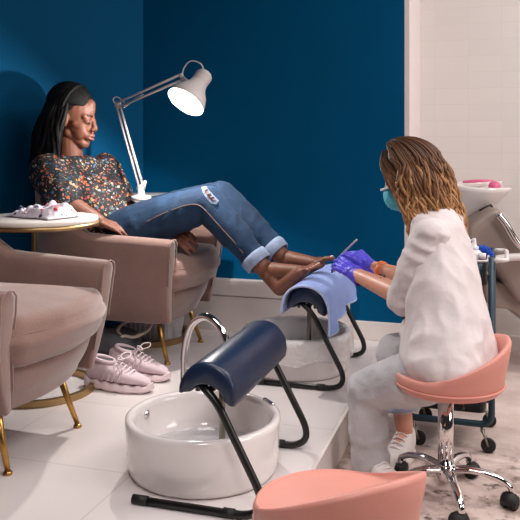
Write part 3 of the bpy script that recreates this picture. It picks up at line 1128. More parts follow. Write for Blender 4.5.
# ================================================================== rolling stools
def make_stool(loc, rz, spin, label, SH=0.425):
    """bucket seat whose low back rises at +x"""
    root = empty('rolling_stool', loc, rz, label, 'stool', 'pink rolling stools')
    n = 72
    bm = BM()

    def rad(a):
        return 0.190 + 0.010 * math.cos(a)

    def lipz(a):
        c = (math.cos(a) + 0.55) / 1.55
        return 0.125 * max(0.0, c) ** 1.5 if c > 0 else 0.0
    rings = []
    prof = [(0.25, 'u', -0.034), (0.75, 'u', -0.034), (0.93, 'u', -0.029), (1.0, 'u', -0.010), (1.035, 'o', 0.25), (1.09, 'o', 0.60), (1.13, 'o', 0.92), (1.11, 'o', 1.0), (1.05, 'o', 1.0), (1.01, 'o', 0.90),
            (0.95, 'o', 0.50), (0.88, 'o', 0.18), (0.78, 'i', 0.0), (0.5, 'i', 0.004), (0.2, 'i', 0.006)]
    for f, kind, zv in prof:
        rg = []
        for i in range(n):
            a = 2 * PI * i / n
            r = rad(a)
            lz = lipz(a)
            grow = lz / 0.125
            if kind == 'u':
                rr, z = r * f, SH + zv
            elif kind == 'o':
                rr = r * (1.0 + (f - 1.0) * (0.25 + 0.75 * grow)) if f >= 1 else r * (1.0 - (1 - f) * (0.9))
                top = 0.032 + lz
                z = SH + (zv * top if zv >= 0.9 else zv * top)
                if zv >= 0.9 and lz < 0.02:
                    rr = min(rr, r * (1.0 if zv == 0.92 else 0.97))
                if f < 1:
                    z = SH + 0.028 + (zv * lz)
            else:
                rr, z = r * f, SH + 0.026 + zv
            rg.append((rr * math.cos(a), rr * math.sin(a), z))
        rings.append(rg)
    bridge(bm, rings)
    obj('seat', bm, M['pink'], root)
    bm = BM()
    pts = [(rad(2 * PI * i / n) * 1.012 * math.cos(2 * PI * i / n), rad(2 * PI * i / n) * 1.012 * math.sin(2 * PI * i / n), SH - 0.006) for i in range(n)]
    tube(bm, pts, 0.004, 6, closed=True)
    obj('seat_piping', bm, M['pink'], root)
    bm = BM()
    lathe(bm, [(0, SH - 0.035), (0.075, SH - 0.035), (0.075, SH - 0.048), (0.03, SH - 0.058), (0, SH - 0.058)], 24)
    tube(bm, [(0.02, 0, SH - 0.047), (0.04, -0.12, SH - 0.047), (0.04, -0.16, SH - 0.052)], 0.006, 8)
    obj('seat_plate', bm, M['black_metal'], root)
    bm = BM()
    lathe(bm, [(0, 0.095), (0.028, 0.095), (0.028, SH - 0.055), (0, SH - 0.055)], 28)
    obj('column', bm, M['chrome'], root)
    bm = BM()
    lathe(bm, [(0, 0.062), (0.032, 0.066), (0.036, 0.085), (0.036, 0.118), (0.029, 0.126), (0, 0.126)], 28)
    obj('hub', bm, M['chrome'], root)
    for k in range(5):
        a = spin + 2 * PI * k / 5
        ca, sa = math.cos(a), math.sin(a)
        bm = BM()
        prof = spline([(0.020, 0.104), (0.090, 0.112), (0.170, 0.098), (0.216, 0.074), (0.224, 0.052)], 6)
        rg = []
        for i, p in enumerate(prof):
            t = prof[min(len(prof) - 1, i + 1)] - prof[max(0, i - 1)]
            t.normalize()
            nrm_ = Vector((-t.y, t.x))
            w = 0.019 - 0.007 * i / len(prof); h = 0.013 - 0.003 * i / len(prof)
            o_ = []
            for q in range(12):
                b_ = 2 * PI * q / 12
                rr = p.x + nrm_.x * h * math.sin(b_)
                zz = p.y + nrm_.y * h * math.sin(b_)
                ww = w * math.cos(b_)
                o_.append((rr * ca - ww * sa, rr * sa + ww * ca, zz))
            rg.append(o_)
        bridge(bm, rg)
        lg = obj('leg', bm, M['chrome'], root)
        bm = BM()
        cx_, cy_ = 0.224 * ca, 0.224 * sa
        ang = a + 0.6 + 0.5 * k
        dx, dy = math.cos(ang), math.sin(ang)
        tx, ty = -dy, dx
        for sd in (-1, 1):
            c0 = Vector((cx_ - dx * 0.012 + tx * 0.011 * sd, cy_ - dy * 0.012 + ty * 0.011 * sd, 0.0245))
            c1 = c0 + Vector((tx, ty, 0)) * 0.014 * sd
            tube(bm, [c0, c1], 0.0245, 20)
        # hood over the two wheels
        hood = []
        for i in range(11):
            t = R(-20 + 220 * i / 10)
            hood.append((math.cos(t) * 0.028, math.sin(t) * 0.028))
        rg = []
        for sd, sc_ in ((-0.021, 0.8), (-0.017, 1), (0.017, 1), (0.021, 0.8)):
            rg.append([(cx_ - dx * 0.012 + dx * h_[0] * sc_ + tx * sd, cy_ - dy * 0.012 + dy * h_[0] * sc_ + ty * sd, 0.0255 + h_[1] * sc_) for h_ in hood])
        bridge(bm, rg)
        obj('caster', bm, M['black_rubber'], lg)
    return root


ST = C(0.664, 2.79, 0)
stool_tech = make_stool(ST, R(10), R(-83), 'pink bucket-seat rolling stool under the technician')
S2 = C(0.172, 1.84, 0)
stool_front = make_stool(S2, R(-43), R(50), 'pink rolling stool cut off at the bottom edge, nearest the camera', 0.398)


# ================================================================== rolling cart
K0 = Vector((-0.215, 3.475, 0))
cart = empty('rolling_cart', K0, 0, 'dark teal three-tier rolling cart behind the technician', 'cart')
W2, D2 = 0.175, 0.150
for y in (-D2, D2):
    bm = BM()
    tube(bm, fillet([(-W2, y, 0.80), (-W2, y, 0.115), (W2, y, 0.115), (W2, y, 0.80)], 0.05, 8), 0.0135, 12)
    obj('frame', bm, M['teal'], cart)
for z, h, mt, nm in ((0.675, 0.105, M['teal'], 'top_tray'), (0.42, 0.10, M['teal'], 'middle_tray'), (0.150, 0.105, M['dark_tray'], 'bottom_tray')):
    bm = BM()
    o1 = rounded_rect(2 * W2 - 0.03, 2 * D2 - 0.03, 0.035)
    o0 = rounded_rect(2 * W2 - 0.05, 2 * D2 - 0.05, 0.03)
    i1 = rounded_rect(2 * W2 - 0.038, 2 * D2 - 0.038, 0.032)
    i0 = rounded_rect(2 * W2 - 0.058, 2 * D2 - 0.058, 0.027)
    bridge(bm, [[(p[0], p[1], z) for p in o0], [(p[0], p[1], z + h) for p in o1], [(p[0], p[1], z + h) for p in i1], [(p[0], p[1], z + 0.006) for p in i0]])
    tr = obj(nm, bm, mt, cart)
    bm = BM()
    tube(bm, [(p[0], p[1], z + h) for p in rounded_rect(2 * W2 - 0.032, 2 * D2 - 0.032, 0.034)], 0.005, 8, closed=True)
    obj('tray_rim', bm, M['teal'] if nm != 'top_tray' else M['white_metal'], tr)
bm = BM()
tube(bm, fillet([(W2, -D2, 0.79), (W2 + 0.06, -D2, 0.79), (W2 + 0.06, D2, 0.79), (W2, D2, 0.79)], 0.03, 6), 0.009, 10)
obj('handle', bm, M['white_metal'], cart)
for sx in (-1, 1):
    for sy in (-1, 1):
        bm = BM()
        x, y = sx * (W2 - 0.035), sy * D2
        tube(bm, [(x, y, 0.105), (x, y, 0.085)], 0.010, 10)
        tube(bm, [(x, y - 0.013, 0.088), (x + 0.012, y - 0.013, 0.06), (x + 0.022, y - 0.013, 0.030)], 0.005, 8)
        tube(bm, [(x, y + 0.013, 0.088), (x + 0.012, y + 0.013, 0.06), (x + 0.022, y + 0.013, 0.030)], 0.005, 8)
        tube(bm, [(x, y - 0.014, 0.088), (x, y + 0.014, 0.088)], 0.007, 8)
        ck = obj('caster', bm, M['dull_steel'], cart)
        bm = BM()
        tube(bm, [(x + 0.022, y - 0.009, 0.0305), (x + 0.022, y + 0.009, 0.0305)], 0.030, 24)
        wh = obj('wheel', bm, M['black_rubber'], ck, bevel=0.004)

# bottle, brush and jars in the top tray
TZ = 0.682
pb = K0 + Vector((0.104, -0.085, TZ))
bt = empty('spray_bottle', pb, 0, 'white spray bottle with lilac label in the top tray of the cart', 'bottle')
bm = BM(); lathe(bm, [(0, 0), (0.031, 0), (0.034, 0.004), (0.034, 0.115), (0.032, 0.126), (0.022, 0.136), (0.016, 0.139), (0, 0.139)], 28); obj('body', bm, M['bottle'], bt)
bm = BM(); lathe(bm, [(0.0345, 0.055), (0.0348, 0.057), (0.0348, 0.108), (0.0345, 0.110)], 28); obj('label', bm, M['bottle_label'], bt)
bm = BM(); lathe(bm, [(0, 0.137), (0.018, 0.137), (0.018, 0.152), (0.010, 0.156), (0.008, 0.176), (0.0075, 0.186), (0, 0.187)], 20)
tube(bm, [(0, 0, 0.178), (-0.016, 0, 0.177)], 0.004, 8); obj('spray_cap', bm, M['bottle'], bt)
pb = K0 + Vector((0.128, 0.05, TZ))
br_ = empty('nail_brush', pb, 0, 'bright blue scrubbing brush standing in the cart beside the white bottle', 'brush')
bm = BM(); tube(bm, [(0, 0, 0.0), (0, 0, 0.09)], 0.011, 12); obj('handle', bm, M['wood'], br_)
bm = BM()
for i in range(150):
    a = random.uniform(-1.35, 1.35); b_ = random.uniform(-0.9, 0.9)
    d = Vector((math.sin(a), math.sin(b_) * 0.7, math.cos(a) * 0.95)).normalized()
    tube(bm, [Vector((0, 0, 0.085)) + d * 0.008, Vector((0, 0, 0.085)) + d * random.uniform(0.050, 0.060)], [0.005, 0.004], 5)
obj('bristles', bm, M['bristle'], br_)
for k, (x, y, h, r, m_, lab) in enumerate(((0.138, -0.112, 0.10, 0.018, 'dark_tray', 'small black jar at the front corner of the cart tray'), )):
    t = empty('jar', K0 + Vector((x, y, TZ)), 0, lab, 'jar')
    bm = BM(); lathe(bm, [(0, 0), (r, 0), (r, h), (r * 0.7, h + 0.008), (0, h + 0.008)], 20); obj('body', bm, M[m_], t)
    bm = BM(); lathe(bm, [(0, h + 0.007), (r * 0.8, h + 0.007), (r * 0.8, h + 0.028), (0, h + 0.03)], 20); obj('cap', bm, M['bottle'], t)

# ================================================================== shampoo unit and its chair (beyond the cart)
def extr(name, pts2d, d0, d1, m, parent, bevel=0.02):
    """outline traced at depth d0 (px), extruded back to d1 with its real size"""
    bm = BM()
    front = [P(x, y, d0) for x, y in pts2d]
    back = C(0, d1, 0) - C(0, d0, 0)
    bridge(bm, [front, [p + back for p in front]])
    return obj(name, bm, m, parent, bevel=bevel)


root0 = C(1.23, 4.42, 0)
sh = empty('shampoo_basin', root0, 0, 'white salon shampoo bowl by the tiled wall at the right', 'salon basin')


def rel(o):
    """keep world placement for a child built in world coordinates"""
    o.matrix_parent_inverse = Matrix.Translation(-Vector(o.parent.location))
    return o


Mb = frame(P(472, 187, 4.40), C(1, -0.12, -0.10) - C(0, 0, 0), (0, 0.0, 1))
bm = BM()
rg = []
for sx, sy, cx_, z in ((0.03, 0.03, -0.10, -0.235), (0.09, 0.09, -0.09, -0.23), (0.12, 0.11, -0.07, -0.17), (0.165, 0.15, -0.03, -0.085), (0.205, 0.185, 0.0, -0.02), (0.215, 0.19, 0.0, 0.0), (0.208, 0.183, 0.0, 0.008), (0.195, 0.17, 0, 0.0), (0.16, 0.14, -0.02, -0.06), (0.05, 0.05, -0.06, -0.12)):
    o_ = []
    for i in range(40):
        a = 2 * PI * i / 40
        ex = math.cos(a)
        o_.append(Mb @ Vector((cx_ + sx * math.copysign(abs(ex) ** 0.85, ex), sy * math.sin(a), z + (0.018 * max(0, ex) if z > -0.05 else 0))))
    rg.append(o_)
bridge(bm, rg)
rel(obj('bowl', bm, M['ceramic'], sh))
bm = BM(); lathe(bm, [(0, 0), (0.12, 0), (0.125, 0.01), (0.10, 0.35), (0.085, 0.72), (0, 0.73)], 28)
bmesh.ops.transform(bm, matrix=Matrix.Translation(C(1.08, 4.52, 0)), verts=bm.verts[:])
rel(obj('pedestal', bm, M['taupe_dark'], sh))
bm = BM()
tube(bm, [P(480, 212, 4.24), P(492, 206, 4.24)], 0.014, 10); tube(bm, [P(478, 214, 4.25), P(472, 222, 4.25)], 0.012, 10)
rel(obj('hinge', bm, M['black_metal'], sh))

# shallow white tray on a wall shelf behind the bowl
tc_ = P(474, 184, 4.66)
tray = empty('white_dish', tc_, 0, 'shallow white dish above the shampoo bowl with pink strip inside', 'dish')
bm = BM()
rg = []
for f, z in ((0.5, -0.03), (0.85, -0.026), (0.97, -0.01), (1.0, 0.012), (0.97, 0.014), (0.94, 0.004), (0.8, -0.014), (0.3, -0.016)):
    rg.append([(0.165 * f * math.cos(2 * PI * i / 40), 0.12 * f * math.sin(2 * PI * i / 40), z + 0.01 * math.cos(2 * PI * i / 40)) for i in range(40)])
bridge(bm, rg)
obj('dish_body', bm, M['ceramic'], tray)
bm = BM(); tube(bm, spline([(-0.06, -0.03, 0.008), (0.0, -0.045, 0.016), (0.06, -0.04, 0.018), (0.11, -0.02, 0.016)], 6), 0.013, 10)
o = obj('pink_cloth', bm, M['hot_pink']); o.location = tc_; tag(o, 'rolled pink cloth lying in the white dish', 'cloth')
bm = BM(); box(bm, (-0.15, -0.12, -0.055), (0.16, 0.30, -0.031)); obj('shelf_board', bm, M['white_end'], tray, smooth=False, bevel=0.006)
# pink ball shaped bottle on the bowl's far rim
bb = P(494.5, 187, 4.46)
bm = BM(); lathe(bm, [(0, -0.032), (0.022, -0.030), (0.034, -0.012), (0.035, 0.008), (0.026, 0.026), (0.012, 0.032), (0, 0.033)], 24)
o = obj('pink_sponge', bm, M['hot_pink']); o.location = bb; tag(o, 'round pink sponge at the edge of the shampoo bowl', 'sponge')

rc = empty('salon_chair', C(1.45, 4.3, 0), 0, 'taupe reclining salon chair at the right edge, before the tiled wall', 'chair')
outl = [(p.x, p.y) for p in spline([Vector(q) for q in ((467, 236), (470, 226), (482, 216), (494, 209), (503, 212), (513, 226), (523, 244), (533, 266), (540, 292), (532, 304), (520, 302), (511, 290), (500, 272), (486, 256), (473, 247))], 4, closed=True)]
rel(extr('backrest', outl, 4.12, 4.50, M['taupe'], rc, 0.03))
bm = BM()
tube(bm, spline([P(498, 214, 4.08), P(506, 224, 4.08), P(514, 238, 4.08), P(522, 247, 4.08), P(534, 250, 4.08)], 6), 0.022, 12)
rel(obj('armrest_frame', bm, M['chrome'], rc))
bm = BM()
tube(bm, spline([P(494, 260, 4.04), P(504, 258, 4.04), P(522, 257, 4.04), P(545, 258, 4.04)], 6), 0.020, 12)
rel(obj('armrest', bm, M['white_metal'], rc))
outl = [(p.x, p.y) for p in spline([Vector(q) for q in ((486, 284), (500, 283), (520, 288), (560, 296), (575, 330), (560, 345), (530, 325), (512, 311), (496, 308), (487, 300))], 4, closed=True)]
rel(extr('seat', outl, 4.20, 4.55, M['taupe'], rc, 0.03))
bm = BM(); lathe(bm, [(0, 0), (0.24, 0), (0.24, 0.02), (0.05, 0.04), (0.045, 0.30), (0, 0.30)], 32)
bmesh.ops.transform(bm, matrix=Matrix.Translation(C(1.80, 4.40, 0)), verts=bm.verts[:])
rel(obj('pedestal', bm, M['chrome'], rc))

# ================================================================== sneakers
def make_sneaker(loc, rz, label):
    root = empty('sneaker', loc, rz, label, 'shoe', 'pale pink sneakers on the platform')
    LN = 0.345
    # outline half widths along the length (heel 0 .. toe 1)
    def wid(t):
        return 0.030 + 0.018 * math.sin(PI * min(1, t * 1.15)) + 0.010 * math.sin(PI * max(0, (t - 0.35) / 0.65)) - (0.030 * max(0, (t - 0.88) / 0.12) ** 2) - 0.012 * max(0, (0.08 - t) / 0.08) ** 2
    NS = 34
    bm = BM()
    rg = []
    for i in range(NS + 1):
        t = i / NS
        x = (t - 0.5) * LN
        w = wid(t) + 0.006
        h = 0.040 - 0.012 * t + 0.004 * math.sin(t * 40)
        lift = 0.016 * max(0, (t - 0.78) / 0.22) ** 2 + 0.012 * max(0, (0.08 - t) / 0.08)
        notch = 0.005 * max(0, math.sin(t * 26)) if 0.1 < t < 0.9 else 0
        rg.append([(x, -w * 0.92, lift + notch), (x, -w - 0.004, lift + 0.012), (x, -w, h * 0.7 + lift), (x, -w * 0.9, h + lift), (x, w * 0.9, h + lift), (x, w, h * 0.7 + lift), (x, w + 0.004, lift + 0.012), (x, w * 0.92, lift + notch)])
    bridge(bm, rg)
    obj('sole', bm, M['sneaker_sole'], root, bevel=0.003)
    B = Blob()
    rings = []
    for i in range(15):
        t = 0.02 + 0.965 * i / 14
        x = (t - 0.5) * LN
        w = wid(t)
        # height of the upper: ankle collar at the heel, sloping down to the toe box
        hh = 0.124 if t < 0.30 else 0.124 - 0.072 * ((t - 0.30) / 0.70) ** 0.85
        hh -= 0.022 * max(0, (t - 0.9) / 0.1)
        hh -= 0.010 * max(0, (0.07 - t) / 0.07)
        z0 = 0.028
        rings.append(((x, 0, (z0 + hh) / 2 + 0.004), (0, w * (0.93 if t > 0.3 else 0.86), 0), (0, 0, (hh - z0) / 2)))
    B.loft(rings, 24, 2.6)
    B.build('upper', M['sneaker'], root, 0.006, 3)
    bm = BM()
    # padded collar with dark opening
    pts = []
    for i in range(24):
        a = 2 * PI * i / 24
        pts.append(((-0.078 + 0.052 * math.cos(a)), 0.030 * math.sin(a), 0.124 + 0.010 * (-math.cos(a)) + (0.004)))
    tube(bm, pts, 0.009, 8, closed=True)
    obj('collar', bm, M['sneaker'], root)
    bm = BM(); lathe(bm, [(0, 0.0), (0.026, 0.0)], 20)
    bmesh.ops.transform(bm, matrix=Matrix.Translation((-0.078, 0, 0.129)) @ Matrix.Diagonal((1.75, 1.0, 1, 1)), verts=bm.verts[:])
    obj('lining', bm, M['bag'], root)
    bm = BM()
    for k in range(5):
        x = -0.012 + 0.020 * k
        z = 0.122 - 0.0085 * k
        tube(bm, spline([(x, -0.028, z - 0.010), (x + 0.006, 0, z + 0.006), (x, 0.028, z - 0.010)], 5), 0.0034, 6)
    for s_ in (-1, 1):
        tube(bm, spline([(-0.010, 0, 0.130), (0.006, s_ * 0.024, 0.156), (0.034, s_ * 0.040, 0.158), (0.036, s_ * 0.026, 0.142), (-0.004, 0, 0.131)], 7), 0.0030, 6)
    obj('laces', bm, M['lace'], root)
    for s_ in (-1, 1):
        bm = BM()
        for k in range(4):
            t = 0.36 + 0.08 * k
            x = (t - 0.5) * LN
            w = wid(t)
            tube(bm, spline([(x - 0.016, s_ * (w * 0.97), 0.045), (x - 0.006, s_ * (w * 0.93), 0.07), (x + 0.004, s_ * w * 0.66, 0.099)], 5), 0.0035, 6)
        obj('side_ribs', bm, M['sneaker'], root)
    return root


sneaker_near = make_sneaker((-1.665, 3.205, PLAT), R(-3), 'pale pink chunky sneaker of the pair, the one nearer the camera')
sneaker_far = make_sneaker((-1.655, 3.39, PLAT), R(-8), 'pale pink chunky sneaker of the pair, behind the other')

# ================================================================== things under the client's chair
bgp = Vector((-1.99, 3.66, PLAT))
ol = rounded_rect(0.34, 0.26, 0.08)
bm = BM(); pillow(bm, ol, 0.0, 0.135, 0.05, 0.02, zf=lambda x, y: 0.018 * noise.noise(Vector((x * 12, y * 12, 2))))
bg_o = obj('fabric_bag', bm, M['bag']); bg_o.location = bgp; bg_o['label'] = ''
tag(bg_o, 'dark grey soft bag on the platform under the occupied armchair', 'bag')
bm = BM()
ck = [P(122, 337, 4.02), P(118, 330, 4.05), P(126, 322, 4.1), P(142, 318.5, 4.12), P(151, 322, 4.1), P(147, 331, 4.05), P(134, 337, 4.02), P(124, 336, 4.0), P(119, 340, 3.98)]
tube(bm, spline(ck, 8), 0.0085, 8)
o = obj('cord', bm, M['cord']); tag(o, 'looped cream cord on the grey bag behind the sneakers', 'cord')
bp_ = Vector((-1.915, 4.10, PLAT))
bx = empty('storage_box', bp_, 0, 'frosted plastic storage box inside the brass ring under the occupied armchair', 'box')
bm = BM()
o0, o1 = rounded_rect(0.27, 0.22, 0.02), rounded_rect(0.30, 0.25, 0.02)
bridge(bm, [[(p[0], p[1], 0) for p in o0], [(p[0], p[1], 0.12) for p in o1]])
obj('body', bm, M['box'], bx, smooth=False)
bm = BM()
for k in range(9):
    x = -0.12 + 0.03 * k
    box(bm, (x, -0.128, 0.02), (x + 0.012, -0.112, 0.115))
obj('ribs', bm, M['box'], bx, smooth=False, bevel=0.003)
bm = BM(); prism(bm, rounded_rect(0.315, 0.265, 0.02), 0.12, 0.135); obj('lid', bm, M['box'], bx, smooth=False, bevel=0.004)
bm = BM(); pillow(bm, rounded_rect(0.12, 0.12, 0.03), 0, 0.05, 0.015)
o = obj('blue_pouch', bm, M['blue_plastic']); o.location = bp_ + Vector((0.10, 0.0, 0.136)); tag(o, 'small bright blue pouch on the frosted storage box', 'pouch')


# ================================================================== people
def head_frame(c, fwd, up, s):
    return frame(c, fwd, up) @ Matrix.Scale(s, 4)


def add_head(B, H, s, slim=1.0):
    """skull, jaw, brow, nose, lips, closed lids and ears in the head's own frame (x ahead, y left, z up)"""
    def T(p):
        return H @ Vector(p)

    def E(c, r):
        B.ell(T(c), [(H.to_3x3() @ Vector(v)) for v in ((r[0], 0, 0), (0, r[1], 0), (0, 0, r[2]))])

    def K(a, ra, b=None, rb=None):
        B.cap(T(a), ra * s, T(b) if b is not None else None, (rb if rb is not None else ra) * s)
    E((-0.012, 0, 0.036), (0.098, 0.075, 0.087))
    E((0.028, 0, -0.030), (0.062, 0.065 * slim, 0.084))
    for y in (-1, 1):
        K((0.000, y * 0.043, -0.064), 0.022, (0.064, y * 0.012, -0.103), 0.019)
        K((0.052, y * 0.034, -0.030), 0.027, (0.030, y * 0.042, -0.022), 0.025)
        K((0.077, y * 0.014, 0.019), 0.013, (0.064, y * 0.040, 0.019), 0.014)
        K((0.073, y * 0.030, -0.001), 0.0175)
        K((0.099, y * 0.010, -0.036), 0.0095)
        K((0.078, y * 0.024, -0.062), 0.018)
        E((-0.008, y * 0.076, -0.012), (0.018, 0.009, 0.031))
        K((-0.012, y * 0.070, -0.005), 0.012)
        E((0.045, y * 0.028, -0.050), (0.042, 0.032, 0.045))
    K((0.070, 0, -0.104), 0.020)
    K((0.086, 0, 0.012), 0.010, (0.106, 0, -0.030), 0.0125)
    K((0.090, -0.016, -0.061), 0.0085, (0.090, 0.016, -0.061), 0.0085)
    K((0.098, -0.006, -0.060), 0.0080, (0.098, 0.006, -0.060), 0.0080)
    K((0.088, -0.014, -0.077), 0.0085, (0.088, 0.014, -0.077), 0.0085)
    K((0.096, 0, -0.076), 0.0085)
    K((0.076, 0, -0.088), 0.016)
    K((0.066, 0, 0.045), 0.026, (0.058, 0, 0.07), 0.03)


def lips_and_lashes(H, s, parent, lip_mat):
    def T(p):
        return H @ Vector(p)
    bm = BM()
    tube(bm, spline([T((0.086, -0.024, -0.068)), T((0.099, -0.011, -0.0610)), T((0.1055, 0, -0.0625)), T((0.099, 0.011, -0.0610)), T((0.086, 0.024, -0.068))], 5), [0.002 * s] + [0.0052 * s] * 19 + [0.002 * s], 8)
    tube(bm, spline([T((0.086, -0.022, -0.070)), T((0.098, -0.010, -0.0765)), T((0.1035, 0, -0.077)), T((0.098, 0.010, -0.0765)), T((0.086, 0.022, -0.070))], 5), [0.002 * s] + [0.0060 * s] * 19 + [0.002 * s], 8)
    obj('lips', bm, lip_mat, parent)
    for y in (-1, 1):
        bm = BM()
        tube(bm, spline([T((0.083, y * 0.018, -0.008)), T((0.0895, y * 0.030, -0.0105)), T((0.080, y * 0.044, -0.006))], 6), 0.0016 * s, 5)
        obj('eyelashes', bm, M['black_metal'], parent)
        bm = BM()
        tube(bm, spline([T((0.091, y * 0.012, 0.020)), T((0.087, y * 0.030, 0.027)), T((0.070, y * 0.047, 0.022))], 6), [0.0030 * s] * 10 + [0.0022 * s] * 2 + [0.0014 * s], 6)
        obj('eyebrow', bm, M['black_metal'], parent)


def foot(B, ankle, heel, ball, tip, across, big, s):
    """across: unit vector to the big-toe side is across*big"""
    ac = Vector(across).normalized() * big
    ankle, heel, ball, tip = (Vector(v) for v in (ankle, heel, ball, tip))
    B.cap(ankle, 0.040 * s, heel, 0.034 * s)
    B.cap(heel, 0.034 * s, ball - ac * 0.012 * s, 0.026 * s)
    B.cap(ankle, 0.038 * s, ball + ac * 0.010 * s, 0.024 * s)
    B.cap(ankle.lerp(heel, 0.2) + ac * 0.026 * s, 0.018 * s)
    B.cap(ankle.lerp(heel, 0.2) - ac * 0.026 * s, 0.018 * s)
    B.cap(ball + ac * 0.024 * s, 0.022 * s, ball - ac * 0.028 * s, 0.018 * s)
    d = (tip - ball)
    L_ = d.length
    d.normalize()
    nrm_ = ac.cross(d).normalized()
    if nrm_.z < 0:
        nrm_ = -nrm_
    tips = []
    for k, (off, ln, r) in enumerate(((0.032, 1.0, 0.0125), (0.013, 0.95, 0.0092), (-0.003, 0.84, 0.0088), (-0.018, 0.70, 0.0083), (-0.032, 0.54, 0.0078))):
        a = ball + ac * off * 0.95 * s
        m_ = a + d * L_ * ln * 0.6 + nrm_ * 0.007 * s + ac * off * 0.12 * s
        e = a + d * L_ * ln + nrm_ * -0.001 * s + ac * off * 0.12 * s
        B.cap(a, (r + 0.002) * s, m_, r * s)
        B.cap(m_, r * s, e, r * 0.98 * s)
        tips.append((e + nrm_ * r * 0.72 * s, d, nrm_, r * s))
    return tips


def nails(name, tips, parent, m):
    for p, d, nn, r in tips:
        bm = BM()
        bmesh.ops.create_uvsphere(bm, u_segments=10, v_segments=6, radius=1)
        mt = frame(p, d, nn) @ Matrix.Diagonal((r * 0.75, r * 0.68, r * 0.30, 1))
        bmesh.ops.transform(bm, matrix=mt, verts=bm.verts[:])
        obj(name, bm, m, parent)


def cloth_fold(amp, f, seed=0.0, dirs=(1, 1, 1)):
    def fn(p):
        q = Vector((p.x * f * dirs[0], p.y * f * dirs[1], p.z * f * dirs[2])) + Vector((seed, seed, seed))
        return amp * (noise.noise(q) + 0.5 * noise.noise(q * 2.1) - 0.4 * abs(noise.noise(q * 1.3 + Vector((5, 1, 2)))))
    return fn


def creases(amp, f, seed=0.0, dirs=(1, 1, 1)):
    """sharp-edged folds of loose cotton"""
    def fn(p):
        q = Vector((p.x * f * dirs[0], p.y * f * dirs[1], p.z * f * dirs[2])) + Vector((seed, seed, seed))
        w = noise.noise_vector(q * 0.5) * 0.6
        a = abs(noise.noise(q + w)); b = abs(noise.noise(q * 2.2 + w + Vector((4, 7, 1))))
        return amp * (0.72 - 1.5 * min(a, 0.5) - 0.5 * min(b, 0.5) + 0.5 * noise.noise(q * 0.6))
    return fn


# ---------------------------------------------------------------- the client
S = 1.20
CL_label = 'reclining person in floral blouse and ripped blue jeans, bare feet on the towel'
hc = P(74.5, 118.5, 4.20)
fw = C(0.97, -0.22, -0.17) - C(0, 0, 0)
Hc = head_frame(hc, fw, (-0.10, 0.0, 1.0), S)
shm = P(75, 167, 4.22)
right = (C(-0.66, -0.75, 0) - C(0, 0, 0)).normalized()
face_t = (C(0.75, -0.66, 0) - C(0, 0, 0)).normalized()
shR = P(47, 169, 4.04); shL = P(104, 167, 4.38)
elR = P(64, 202, 3.93); wrR = P(99, 221, 3.92)
elL = P(118, 199, 4.34); wrL = P(170, 231, 4.10)
pel = P(122, 236, 4.17)
hipR = P(126, 231, 4.06); hipL = P(134, 224, 4.30)
knR = P(207, 203, 3.98); knL = P(222, 197, 4.12)
anR = P(262, 267, 3.84); anL = P(281, 256, 3.96)
B = Blob()
add_head(B, Hc, S, 0.95)
neck = P(70, 158, 4.21)
B.cap(Hc @ Vector((-0.018, 0, -0.05)), 0.056 * S, neck, 0.058 * S)
B.loft([(pel + Vector((0, 0, -0.08)), right * 0.17, face_t * 0.11), (pel.lerp(shm, 0.35), right * 0.155, face_t * 0.10), (pel.lerp(shm, 0.7), right * 0.175, face_t * 0.11), (shm + Vector((0, 0, -0.03)), right * 0.165, face_t * 0.075), (neck, right * 0.065, face_t * 0.06)])
for a, b_, c_ in ((shR, elR, wrR), (shL, elL, wrL)):
    B.cap(a.lerp(shm, 0.15) + Vector((0, 0, -0.035)), 0.050 * S, b_, 0.044 * S); B.cap(b_, 0.045 * S, b_.lerp(c_, 0.35), 0.043 * S); B.cap(b_.lerp(c_, 0.35), 0.043 * S, c_, 0.028 * S)
hand(B, frame(wrR, P(122, 229, 3.93) - wrR, (0, -0.3, 1)), 1, [(12, 18, 10)] * 4, s=1.05)
hand(B, frame(wrL, P(193, 243, 3.93) - wrL, (-0.1, -0.75, 0.6)), -1, [(16, 26, 18), (20, 30, 20), (24, 34, 22), (28, 38, 24)], s=1.22, fat=1.1)
for h_, k_, a_ in ((hipR, knR, anR), (hipL, knL, anL)):
    B.cap(h_, 0.085 * S, k_, 0.055 * S)
    B.cap(k_, 0.053 * S, k_.lerp(a_, 0.3), 0.052 * S); B.cap(k_.lerp(a_, 0.3), 0.052 * S, a_, 0.036 * S)
yv = Vector((0.10, 1, 0))
tR = foot(B, anR + Vector((0.02, 0, -0.015)), P(280, 288, 3.78), P(303, 271.5, 3.69), P(316, 266.5, 3.66), yv, 1, 1.12)
tL = foot(B, anL + Vector((0.02, 0, -0.010)), P(294, 273, 3.93), P(319, 263, 3.83), P(334.5, 257, 3.79), yv, -1, 1.12)
client = B.build('person', M['dark_skin'], None, 0.0046, 5)
tag(client, CL_label, 'person')
lips_and_lashes(Hc, S, client, M['dark_lips'])
nails('toenail', tR + tL, client, M['nail'])


def client_strip(p):
    return True


# blouse
B = Blob()
B.loft([(pel + Vector((0, 0, -0.10)), right * 0.20, face_t * 0.155), (pel.lerp(shm, 0.18), right * 0.205, face_t * 0.16), (pel.lerp(shm, 0.45), right * 0.205, face_t * 0.15), (pel.lerp(shm, 0.75), right * 0.215, face_t * 0.15),
        (shm + Vector((0, 0, -0.02)), right * 0.225, face_t * 0.115), (shm + Vector((0, 0, 0.035)), right * 0.15, face_t * 0.085), (neck + Vector((0, 0, 0.012)), right * 0.082, face_t * 0.078)])
for a, b_, r0, r1 in ((shR, elR, 0.092, 0.098), (shL, elL, 0.085, 0.088)):
    B.cap(a + Vector((0, 0, -0.01)), r0, a.lerp(b_, 0.86), r1)
blouse = B.build('blouse', M['floral'], client, 0.009, 6, creases(0.013, 8, 1.0, (1.3, 1.3, 0.7)))
